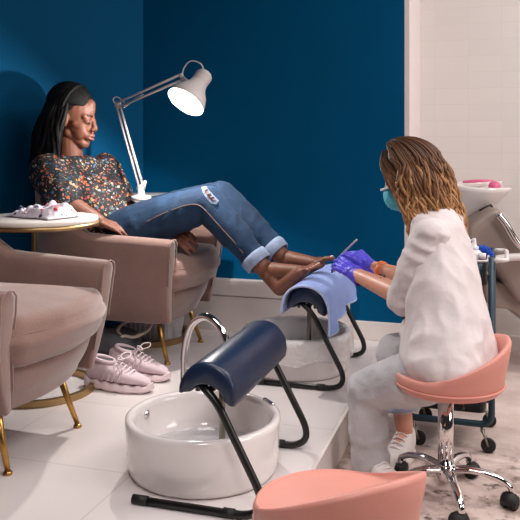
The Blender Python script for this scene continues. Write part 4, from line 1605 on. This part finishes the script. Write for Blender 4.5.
# jeans
B = Blob()
B.loft([(pel + Vector((-0.06, 0, -0.10)), right * 0.19, face_t * 0.14), (pel + Vector((0, 0, 0.0)), right * 0.195, face_t * 0.15), (pel + Vector((-0.03, 0, 0.09)), right * 0.18, face_t * 0.14)])
for h_, k_, a_, r0, r1, r2 in ((hipR, knR, anR, 0.122, 0.088, 0.064), (hipL, knL, anL, 0.118, 0.084, 0.062)):
    e_ = k_.lerp(a_, 0.84)
    B.cap(h_, r0, h_.lerp(k_, 0.5), (r0 + r1) / 2 + 0.006)
    B.cap(h_.lerp(k_, 0.5), (r0 + r1) / 2 + 0.006, k_, r1)
    B.cap(k_, r1 * 0.98, k_.lerp(a_, 0.4), (r1 + r2) / 2 + 0.006)
    B.cap(k_.lerp(a_, 0.4), (r1 + r2) / 2 + 0.006, e_, r2)
jeans = B.build('jeans', M['denim'], client, 0.009, 5, creases(0.009, 8, 4.0, (1.4, 0.6, 1.0)))
for k_, a_, r2 in ((knR, anR, 0.064), (knL, anL, 0.062)):
    d = (a_ - k_).normalized()
    c0 = k_.lerp(a_, 0.84)
    c1 = c0 + d * 0.055
    bm = BM()
    mt = frame(c0 - d * 0.004, d.orthogonal(), d)
    lathe(bm, [(r2 * 0.97, 0.0), (r2 + 0.009, 0.002), (r2 + 0.011, 0.02), (r2 + 0.009, 0.056), (r2 + 0.003, 0.060), (r2 - 0.004, 0.056), (r2 - 0.008, 0.03), (r2 * 0.6, 0.01)], 40)
    bmesh.ops.transform(bm, matrix=mt, verts=bm.verts[:])
    for v in bm.verts:
        v.co += Vector((1, 1, 1)) * 0.004 * noise.noise(v.co * 22)
    cf = obj('cuff', bm, M['denim_worn'], jeans)
# side seam and ripped knee
def on_leg(px, py, d0):
    """point on the jeans seen at px,py"""
    o = Vector((0, 0, EYE)); t = (P(px, py, 1.0) - o).normalized()
    ok, loc, nn, _ = jeans.ray_cast(o, t)
    return (loc, nn) if ok else (P(px, py, d0), -t)


bpy.context.view_layer.update()
bm = BM()
sp = [on_leg(x, y, 3.95)[0] for x, y in ((146, 222), (160, 215), (175, 209), (188, 205), (198, 205), (206, 211), (214, 220), (224, 231), (234, 242), (243, 253))]
tube(bm, spline(sp, 5), 0.0032, 6)
obj('side_seam', bm, M['denim_stitch'], jeans)


def patch(outl, m, name, lift):
    bm = BM()
    pts = []
    for x, y in outl:
        loc, nn = on_leg(x, y, 3.9)
        pts.append(loc + nn * lift)
    c = sum(pts, Vector()) / len(pts)
    rgs = []
    for f in (1.0, 0.66, 0.33):
        rg = []
        for (x, y), q in zip(outl, pts):
            cx_ = sum(o_[0] for o_ in outl) / len(outl); cy_ = sum(o_[1] for o_ in outl) / len(outl)
            loc, nn = on_leg(cx_ + (x - cx_) * f, cy_ + (y - cy_) * f, 3.9)
            rg.append(loc + nn * (lift + 0.003 * (1 - f)))
        rgs.append(rg)
    vsr = bridge(bm, rgs, True, False)
    bm.faces.new(vsr[-1])
    return obj(name, bm, m, jeans)


patch([(201.5, 187.5), (206, 186.5), (209, 191), (214, 196), (219, 201), (216.5, 205), (211, 203.5), (206, 198), (203, 193)], M['denim_worn'], 'ripped_edge', 0.003)
patch([(204, 189), (206.5, 189), (209, 193), (213.5, 198), (216, 201.5), (212, 201.5), (208, 197), (205.5, 193)], M['dark_skin'], 'knee_opening', 0.007)
for k in range(4):
    a = on_leg(204 + 2.9 * k, 192.5 + 3.0 * k, 3.9); b_ = on_leg(208 + 2.6 * k, 190.5 + 3.1 * k, 3.9)
    bm = BM(); tube(bm, [a[0] + a[1] * 0.010, (a[0] + b_[0]) / 2 + a[1] * 0.014, b_[0] + b_[1] * 0.010], 0.0030, 5)
    obj('loose_thread', bm, M['denim_worn'], jeans)
# long dark hair
def strands(H, s, n, fall, wave, rad, tone_fn, azs, seedv, drift, base, steps=26, back=0.0, r_out=(1.06, 1.22), parent=None, m=None, part=(0.03, 0.0), extra=()):
    rnd = random.Random(seedv)
    bm = BM()
    lay = bm.verts.layers.float.new('tone')
    R3 = H.to_3x3()
    # under-cap that closes the scalp
    for c, r in base:
        rings_ = []
        for i in range(15):
            th = -PI / 2 + PI * i / 14
            rings_.append([H @ (Vector(c) + Vector((r[0] * math.cos(th) * math.cos(2 * PI * k / 24), r[1] * math.cos(th) * math.sin(2 * PI * k / 24), r[2] * math.sin(th)))) for k in range(24)])
        vv = bridge(bm, rings_)
        for rg in vv:
            for v in rg:
                v[lay] = 0.08
    for q in range(n):
        az = azs(rnd)
        lift = rnd.uniform(*r_out)
        L_ = fall(az, rnd)
        ph1, ph2 = rnd.uniform(0, 2 * PI), rnd.uniform(0, 2 * PI)
        fr = rnd.uniform(0.8, 1.25) * wave[1]
        th_end = R(rnd.uniform(82, 104))
        th0 = R(rnd.uniform(2, 26)) if rnd.random() < 0.72 else R(rnd.uniform(26, 70))
        pts, tones = [], []
        n1 = steps // 3
        tb = rnd.uniform(-0.20, 0.26)
        for i in range(n1):
            th = th0 + (th_end - th0) * i / (n1 - 1)
            rr = lift if i else lift * 0.985
            x = -0.014 + 0.098 * rr * math.sin(th) * math.cos(az) + part[0] * (1 - i / n1)
            y = 0.076 * rr * math.sin(th) * math.sin(az)
            z = 0.036 + 0.090 * rr * math.cos(th)
            pts.append(H @ Vector((x, y, z)))
        last = pts[-1]
        outv = (R3 @ Vector((math.cos(az), math.sin(az), 0))).normalized()
        outv.z = 0
        side = Vector((-outv.y, outv.x, 0))
        n2 = steps - n1
        for i in range(1, n2 + 1):
            f = i / n2
            amp = wave[0] * s * (0.35 + 0.65 * f)
            p = last + Vector((0, 0, -L_ * f)) + outv * (0.020 * s * math.sin(PI * f * 0.9)) + (drift(az) if callable(drift) else drift) * (f ** 1.3) * L_
            p += outv * amp * math.sin(ph1 + f * fr * 2 * PI) - outv * amp * math.sin(ph1) * (1 - f) + side * amp * (math.sin(ph2 + f * fr * 2 * PI * 0.9) - math.sin(ph2) * (1 - f))
            pts.append(p)
        m_ = len(pts)
        w = rnd.uniform(*rad) * s
        rs = [w * (0.75 + 0.5 * math.sin(PI * min(1, i / m_ * 1.1)) ** 0.7) * (1 - 0.75 * max(0, (i / m_ - 0.75) / 0.25)) for i in range(m_)]
        tone = [min(1, max(0, tone_fn(i / m_, az) + tb)) for i in range(m_)]
        tube(bm, pts, rs, 5, layer=lay, tones=tone)
    for cp, wob in extra:
        pts = spline([H @ Vector(p) for p in cp], 5)
        ph1, ph2 = rnd.uniform(0, 2 * PI), rnd.uniform(0, 2 * PI)
        m_ = len(pts)
        for i in range(m_):
            f = i / m_
            g = max(0, f - 0.3) / 0.7
            pts[i] = pts[i] + Vector((math.sin(ph1 + f * 11), math.cos(ph2 + f * 10), 0)) * wob * g
        w = rnd.uniform(*rad) * s
        rs = [w * (0.8 + 0.3 * math.sin(PI * i / m_)) * (1 - 0.75 * max(0, (i / m_ - 0.75) / 0.25)) for i in range(m_)]
        tb = rnd.uniform(-0.12, 0.14)
        tube(bm, pts, rs, 5, layer=lay, tones=[min(1, max(0, tone_fn(i / m_, 0) + tb)) for i in range(m_)])
    return obj('hair', bm, m, parent)


rj = random.Random(3)
slick = []
for k in range(150):
    be = R(-82 + 164 * k / 149 + rj.uniform(-2, 2))
    ln = rj.uniform(0.99, 1.03)
    cp = []
    for ph in (14 + rj.uniform(-5, 5), 40, 70, 100, 130, 158, 175):
        p_ = R(ph)
        cp.append((-0.036 + 0.100 * ln * math.cos(p_), 0.087 * ln * math.sin(p_) * math.sin(be), 0.060 + 0.092 * ln * math.sin(p_) * math.cos(be)))
    slick.append((cp, 0.0))


for k in range(110):
    sd = -1 if k < 70 else 1
    x = rj.uniform(-0.075, 0.004)
    cp = [(x * 0.6 - 0.015, sd * 0.070, 0.085), (x, sd * (0.094 + rj.uniform(0, 0.010)), 0.03), (x - 0.004, sd * (0.100 + rj.uniform(0, 0.014)), -0.05), (x - 0.010, sd * (0.096 + rj.uniform(0, 0.018)), -0.12),
          (x - 0.030, sd * (0.100 + rj.uniform(0, 0.02)), -0.17 - rj.uniform(0, 0.05))]
    slick.append((cp, 0.003))


def az_client(r):
    while True:
        a = r.uniform(-PI, PI)
        if abs(a) > R(93):
            return a


strands(Hc, S, 330, lambda az, r: (0.20 + 0.10 * r.random()) * (1 if abs(az) > R(100) else 0.95), (0.004, 1.2), (0.0055, 0.0085), lambda f, az: 0.2 + 0.3 * f,
        az_client, 11, lambda az: Vector((-0.30, -0.05, 0)) if abs(az) > R(125) else Vector((-0.02, -0.03, 0)), [((-0.036, 0, 0.060), (0.098, 0.085, 0.090)), ((-0.075, 0, -0.03), (0.085, 0.090, 0.125)), ((-0.105, 0, -0.14), (0.072, 0.095, 0.11))],
        parent=client, m=M['black_hair'], r_out=(1.10, 1.32), extra=slick)

# ---------------------------------------------------------------- the technician
T_label = 'seated person in white shirt, face mask and violet gloves, treating the client\'s toes'
ht = P(409, 177, 3.08)
ft = C(-0.92, 0.30, -0.40) - C(0, 0, 0)
Ht = head_frame(ht, ft, C(-0.30, 0.15, 1.0) - C(0, 0, 0), 1.0)
fac = (C(-0.92, 0.40, 0) - C(0, 0, 0)).normalized()
lef = (C(-0.40, -0.92, 0) - C(0, 0, 0)).normalized()
pel_t = P(451, 367, 2.80)
sh_t = P(443, 229, 3.00)
neck_t = P(429, 207, 3.04)
sL = P(431, 234, 2.86); sR = P(452, 230, 3.14)
eL = P(407, 298, 2.93); wL = P(355, 274, 3.28)
eR = P(414, 281, 3.26); wR = P(371, 267, 3.40)
hL = P(447, 371, 2.74); hR = P(462, 360, 2.95)
kL = P(367, 391, 2.95); kR = P(395, 353, 3.20)
aL = P(371, 473, 2.94); aR = P(404, 425, 3.13)
footL = (C(0.45, -0.85, 0) - C(0, 0, 0)).normalized(); footR = (C(-0.5, -0.8, 0) - C(0, 0, 0)).normalized()
B = Blob()
add_head(B, Ht, 1.0, 0.95)
B.cap(Ht @ Vector((-0.02, 0, -0.05)), 0.054, neck_t, 0.058)
B.loft([(pel_t, lef * 0.165, fac * 0.10), (pel_t.lerp(sh_t, 0.4), lef * 0.13, fac * 0.09), (pel_t.lerp(sh_t, 0.75), lef * 0.12, fac * 0.075), (sh_t, lef * 0.11, fac * 0.055), (neck_t, lef * 0.06, fac * 0.055)])
for a, b_, c_ in ((sL, eL, wL), (sR, eR, wR)):
    B.cap(a.lerp(sh_t, 0.25) + Vector((0, 0, -0.03)), 0.036, b_, 0.040); B.cap(b_, 0.042, b_.lerp(c_, 0.3), 0.041); B.cap(b_.lerp(c_, 0.3), 0.041, c_, 0.028)
ML = frame(wL, P(327, 254, 3.45) - wL, C(0.10, -0.75, 0.65) - C(0, 0, 0))
MR = frame(wR, P(336, 238, 3.48) - wR, C(0.30, -0.75, 0.6) - C(0, 0, 0))
curlL = [(0, 14, 10), (6, 18, 12), (12, 22, 16), (18, 28, 18)]
curlR = [(22, 40, 24), (30, 46, 30), (42, 52, 34), (50, 55, 35)]
hand(B, ML, -1, curlL, s=0.88, fat=0.78)
hand(B, MR, 1, curlR, s=0.88, fat=0.78)
for h_, k_, a_ in ((hL, kL, aL), (hR, kR, aR)):
    B.cap(h_, 0.075, k_, 0.05); B.cap(k_, 0.048, k_.lerp(a_, 0.3), 0.05); B.cap(k_.lerp(a_, 0.3), 0.048, a_, 0.036)
    dv = footL if h_ is hL else footR
    toe = a_ + dv * 0.12; toe.z = 0.038; heel = a_ - dv * 0.025; heel.z = 0.045
    B.cap(a_, 0.034, heel, 0.028); B.cap(a_ - Vector((0, 0, 0.03)), 0.026, toe, 0.018); B.cap(heel, 0.028, toe, 0.018)
tech = B.build('person', M['light_skin'], None, 0.0045, 3)
tag(tech, T_label, 'person')
# gloves
for Mx, side, cu, wr in ((ML, -1, curlL, wL), (MR, 1, curlR, wR)):
    B = Blob()
    hand(B, Mx, side, cu, s=0.98, fat=1.06)
    x = Mx.to_3x3() @ Vector((1, 0, 0))
    B.cap(wr - x * 0.020, 0.0335, wr + x * 0.02, 0.031)
    g = B.build('glove', M['glove'], tech, 0.0035, 2, cloth_fold(0.0022, 55, 2.0))
    bm = BM()
    mt = frame(wr - x * 0.045, x.orthogonal(), x)
    lathe(bm, [(0.0335, 0.0), (0.0365, 0.001), (0.0370, 0.006), (0.0355, 0.012), (0.0345, 0.03)], 28)
    bmesh.ops.transform(bm, matrix=mt, verts=bm.verts[:])
    obj('glove_cuff', bm, M['glove'], g)
xr = (wR - eR).normalized()
bm = BM()
lathe(bm, [(0.034, 0.0), (0.0395, 0.001), (0.0405, 0.012), (0.0395, 0.023), (0.034, 0.024)], 28)
bmesh.ops.transform(bm, matrix=frame(wR - xr * 0.066, xr.orthogonal(), xr), verts=bm.verts[:])
obj('wristband', bm, M['orange'], tech)
# tattoo patch on the far forearm
bpy.context.view_layer.update()


def on(o, px, py):
    org = Vector((0, 0, EYE)); t = (P(px, py, 1.0) - org).normalized()
    ok, loc, nn, _ = o.ray_cast(org, t)
    return (loc, nn) if ok else None


bm = BM()
ok_any = False
for path in (((379, 274), (382, 275.5), (384, 278)), ((381, 278), (384, 276), (386, 277))):
    pp = [on(tech, *q) for q in path]
    if all(pp):
        tube(bm, [q[0] + q[1] * 0.0005 for q in pp], [0.003, 0.005, 0.002], 6)
        ok_any = True
if ok_any:
    obj('tattoo', bm, M['ink'], tech)
else:
    bm.free()
# face mask
B = Blob()
for (c, r) in (((0.083, 0, -0.052), (0.044, 0.050, 0.056)), ((0.056, 0, -0.070), (0.052, 0.060, 0.052))):
    B.ell(Ht @ Vector(c), [Ht.to_3x3() @ Vector(v) for v in ((r[0], 0, 0), (0, r[1], 0), (0, 0, r[2]))])
fm = B.build('face_mask', M['mask'], tech, 0.005, 2, cloth_fold(0.003, 45, 7.0, (1, 1, 2)))
bm = BM()
tube(bm, spline([Ht @ Vector(v) for v in ((0.064, 0.060, -0.012), (0.095, 0.040, -0.010), (0.122, 0.0, -0.008), (0.095, -0.040, -0.010), (0.064, -0.060, -0.012))], 6), 0.0045, 6)
obj('mask_edge', bm, M['mask_edge'], fm)
for y in (-1, 1):
    bm = BM()
    tube(bm, spline([Ht @ Vector(v) for v in ((0.066, y * 0.060, -0.020), (0.03, y * 0.076, -0.012), (-0.018, y * 0.084, 0.012), (-0.028, y * 0.084, -0.015), (0.02, y * 0.070, -0.062), (0.060, y * 0.058, -0.085))], 6), 0.0018, 5)
    obj('ear_loop', bm, M['mask_edge'], fm)
# shirt
B = Blob()
tail = P(458, 376, 2.76)
B.loft([(P(453, 374, 2.80), lef * 0.190, fac * 0.140), (P(449, 356, 2.82), lef * 0.205, fac * 0.160), (P(447, 324, 2.86), lef * 0.190, fac * 0.142), (P(443, 268, 2.93), lef * 0.172, fac * 0.116),
        (P(440, 240, 2.98), lef * 0.165, fac * 0.102), (P(438, 222, 3.00), lef * 0.140, fac * 0.086), (P(434, 210, 3.03), lef * 0.085, fac * 0.075), (P(430, 203, 3.04), lef * 0.070, fac * 0.068)])
B.cap(sR + lef * 0.03, 0.060, sR.lerp(eR, 0.95), 0.060)
B.cap(P(462, 360, 2.72), 0.065, tail + Vector((0.0, 0, 0.0)), 0.040)
B.cap(P(424, 338, 2.92), 0.085, P(418, 350, 2.93), 0.072)
shirt = B.build('shirt', M['shirt'], tech, 0.009, 5, creases(0.020, 6.5, 3.0, (1.3, 1.3, 0.6)))
B = Blob()
B.cap(sL + lef * -0.02 + Vector((0, 0, -0.012)), 0.070, sL.lerp(eL, 0.5), 0.069)
B.cap(sL.lerp(eL, 0.5), 0.069, eL.lerp(wL, 0.02), 0.060)
B.build('sleeve', M['shirt'], shirt, 0.007, 4, creases(0.013, 11, 6.0, (0.9, 0.9, 1.3)))
dl = (wL - eL).normalized()
bm = BM()
mt = frame(eL - dl * 0.006, dl.orthogonal(), dl)
lathe(bm, [(0.05, -0.01), (0.067, 0.0), (0.070, 0.018), (0.067, 0.044), (0.060, 0.050), (0.052, 0.046), (0.048, 0.02)], 36)
bmesh.ops.transform(bm, matrix=mt, verts=bm.verts[:])
for v in bm.verts:
    v.co += Vector((1, 1, 1)) * 0.008 * noise.noise(v.co * 18)
obj('rolled_sleeve', bm, M['shirt'], shirt)
bm = BM()
cpts = []
for i in range(17):
    a = R(-150 + 300 * i / 16)
    cpts.append(neck_t + Vector((0, 0, 0.015)) + fac * 0.066 * math.cos(a) + lef * 0.066 * math.sin(a))
rg = []
for i, p in enumerate(cpts):
    o_ = (p - neck_t - Vector((0, 0, 0.015))).normalized()
    rg.append([p + o_ * 0.002 + Vector((0, 0, 0.03)), p + o_ * 0.012 + Vector((0, 0, 0.026)), p + o_ * 0.03 + Vector((0, 0, -0.02)), p + o_ * 0.02 + Vector((0, 0, -0.02))])
bridge(bm, rg)
obj('collar', bm, M['shirt'], shirt)
# jeans
B = Blob()
B.loft([(pel_t + Vector((0, 0, -0.055)), lef * 0.165, fac * 0.14), (pel_t + Vector((0, 0, 0.02)), lef * 0.15, fac * 0.12), (pel_t + Vector((0, 0, 0.08)), lef * 0.13, fac * 0.10)])
for h_, k_, a_, r0, r1, r2, cut in ((hL, kL, aL, 0.100, 0.078, 0.066, 0.90), (hR, kR, aR, 0.10, 0.080, 0.058, 0.66)):
    e_ = k_.lerp(a_, cut)
    B.cap(h_, r0, h_.lerp(k_, 0.5), (r0 + r1) / 2 + 0.004); B.cap(h_.lerp(k_, 0.5), (r0 + r1) / 2 + 0.004, k_, r1)
    B.cap(k_, r1 * 0.98, k_.lerp(e_, 0.5), (r1 + r2) / 2); B.cap(k_.lerp(e_, 0.5), (r1 + r2) / 2, e_, r2)
jt = B.build('jeans', M['denim_pale'], tech, 0.009, 4, creases(0.011, 9, 8.0, (0.8, 0.8, 1.2)))
for k_, a_, r2, cut in ((kL, aL, 0.066, 0.90), (kR, aR, 0.058, 0.66)):
    d = (a_ - k_).normalized()
    c0 = k_.lerp(a_, cut) + d * 0.022
    bm = BM()
    rg = []
    for j, (rr, z) in enumerate(((r2 * 0.96, -0.03), (r2 + 0.003, 0.0), (r2 + 0.004, 0.014), (r2 + 0.005, 0.020), (r2 - 0.004, 0.016), (r2 - 0.006, 0.0))):
        mt = frame(c0, d.orthogonal(), d)
        rg.append([mt @ Vector((rr * math.cos(2 * PI * i / 48), rr * math.sin(2 * PI * i / 48), z + (0.006 * noise.noise(Vector((i * 0.9, j, 0))) if j in (2, 3) else 0))) for i in range(48)])
    bridge(bm, rg, True, False)
    obj('frayed_hem', bm, M['denim_fray'], jt)
# trainers
def trainer(a, yaw):
    x = Vector((math.cos(yaw), math.sin(yaw), 0)); y = Vector((-x.y, x.x, 0))
    B = Blob()
    c = Vector((a.x, a.y, 0))
    rings_ = []
    for t, hw, hh in ((-0.062, 0.026, 0.105), (-0.04, 0.036, 0.118), (0.0, 0.038, 0.112), (0.05, 0.040, 0.085), (0.10, 0.044, 0.062), (0.15, 0.042, 0.050), (0.185, 0.026, 0.038)):
        rings_.append((c + x * t + Vector((0, 0, hh / 2 + 0.014)), y * hw, Vector((0, 0, hh / 2))))
    B.loft(rings_, 24, 2.5)
    s_ = B.build('shoe', M['white_shoe'], tech, 0.006, 3)
    bm = BM()
    rr = []
    for z, g in ((0.0, 0.0), (0.004, 0.004), (0.026, 0.004), (0.030, 0.0)):
        rr.append([c + x * (0.061 + (0.132 + g) * math.cos(2 * PI * i / 40)) + y * ((0.043 + g) * math.copysign(abs(math.sin(2 * PI * i / 40)) ** 0.75, math.sin(2 * PI * i / 40))) + Vector((0, 0, z)) for i in range(40)])
    bridge(bm, rr)
    obj('shoe_sole', bm, M['white_trim'], s_)
    bm = BM()
    for k in range(4):
        t = 0.03 + 0.022 * k
        z = 0.112 - 0.011 * k
        tube(bm, spline([c + x * t - y * 0.026 + Vector((0, 0, z - 0.008)), c + x * (t + 0.005) + Vector((0, 0, z + 0.004)), c + x * t + y * 0.026 + Vector((0, 0, z - 0.008))], 4), 0.003, 6)
    obj('laces', bm, M['lace'], s_)


trainer(aL, math.atan2(footL.y, footL.x))
trainer(aR, math.atan2(footR.y, footR.x))


# wavy hair
curtain = []
for k in range(190):
    sd = 1 if k < 125 else -1
    j = lambda a: rj.uniform(-a, a)
    dx = rj.uniform(-0.066, -0.006)
    cp = [(0.035 + j(0.02), 0.012 * sd + j(0.006), 0.131 + j(0.003)), (0.078 + dx * 0.4, sd * (0.042 + j(0.008)), 0.086 + j(0.008)), (0.082 + dx, sd * (0.080 + j(0.008)), 0.02),
          (0.066 + dx, sd * (0.094 + j(0.01)), -0.05), (0.052 + dx + j(0.012), sd * (0.098 + j(0.014)), -0.11), (0.056 + dx + j(0.02), sd * (0.096 + j(0.02)), -0.16 - rj.uniform(0, 0.07))]
    curtain.append((cp, 0.022))


def az_tech(r):
    while True:
        a = r.uniform(-PI, PI)
        if (a > R(80) or a < -R(70)) :
            return a


def fall_tech(az, r):
    return 0.15 + 0.13 * r.random() + (0.02 if abs(az) > R(115) else 0)


strands(Ht, 1.0, 900, fall_tech, (0.019, 1.6), (0.0030, 0.0062), lambda f, az: -0.02 + 0.85 * f, az_tech, 5, lambda az: (C(0.28, -0.10, 0) - C(0, 0, 0)) if abs(az) > R(115) else (C(0.18, -0.05, 0) - C(0, 0, 0)),
        [((-0.024, 0, 0.052), (0.104, 0.084, 0.092)), ((-0.060, 0, -0.03), (0.070, 0.088, 0.10)), ((-0.075, 0, -0.10), (0.058, 0.085, 0.085))], parent=tech, m=M['brown_hair'], r_out=(1.06, 1.42), extra=curtain)

# cuticle tool held in the far glove
a, b_ = P(335.5, 260.5, 3.47), P(357, 239.5, 3.40)
bm = BM()
tube(bm, [a, a.lerp(b_, 0.12), a.lerp(b_, 0.3), a.lerp(b_, 0.9), b_], [0.0015, 0.0028, 0.0045, 0.0045, 0.0038], 10)
o = obj('cuticle_pusher', bm, M['tool'])
tag(o, 'thin pale metal cuticle stick held in the upper violet glove', 'nail tool')
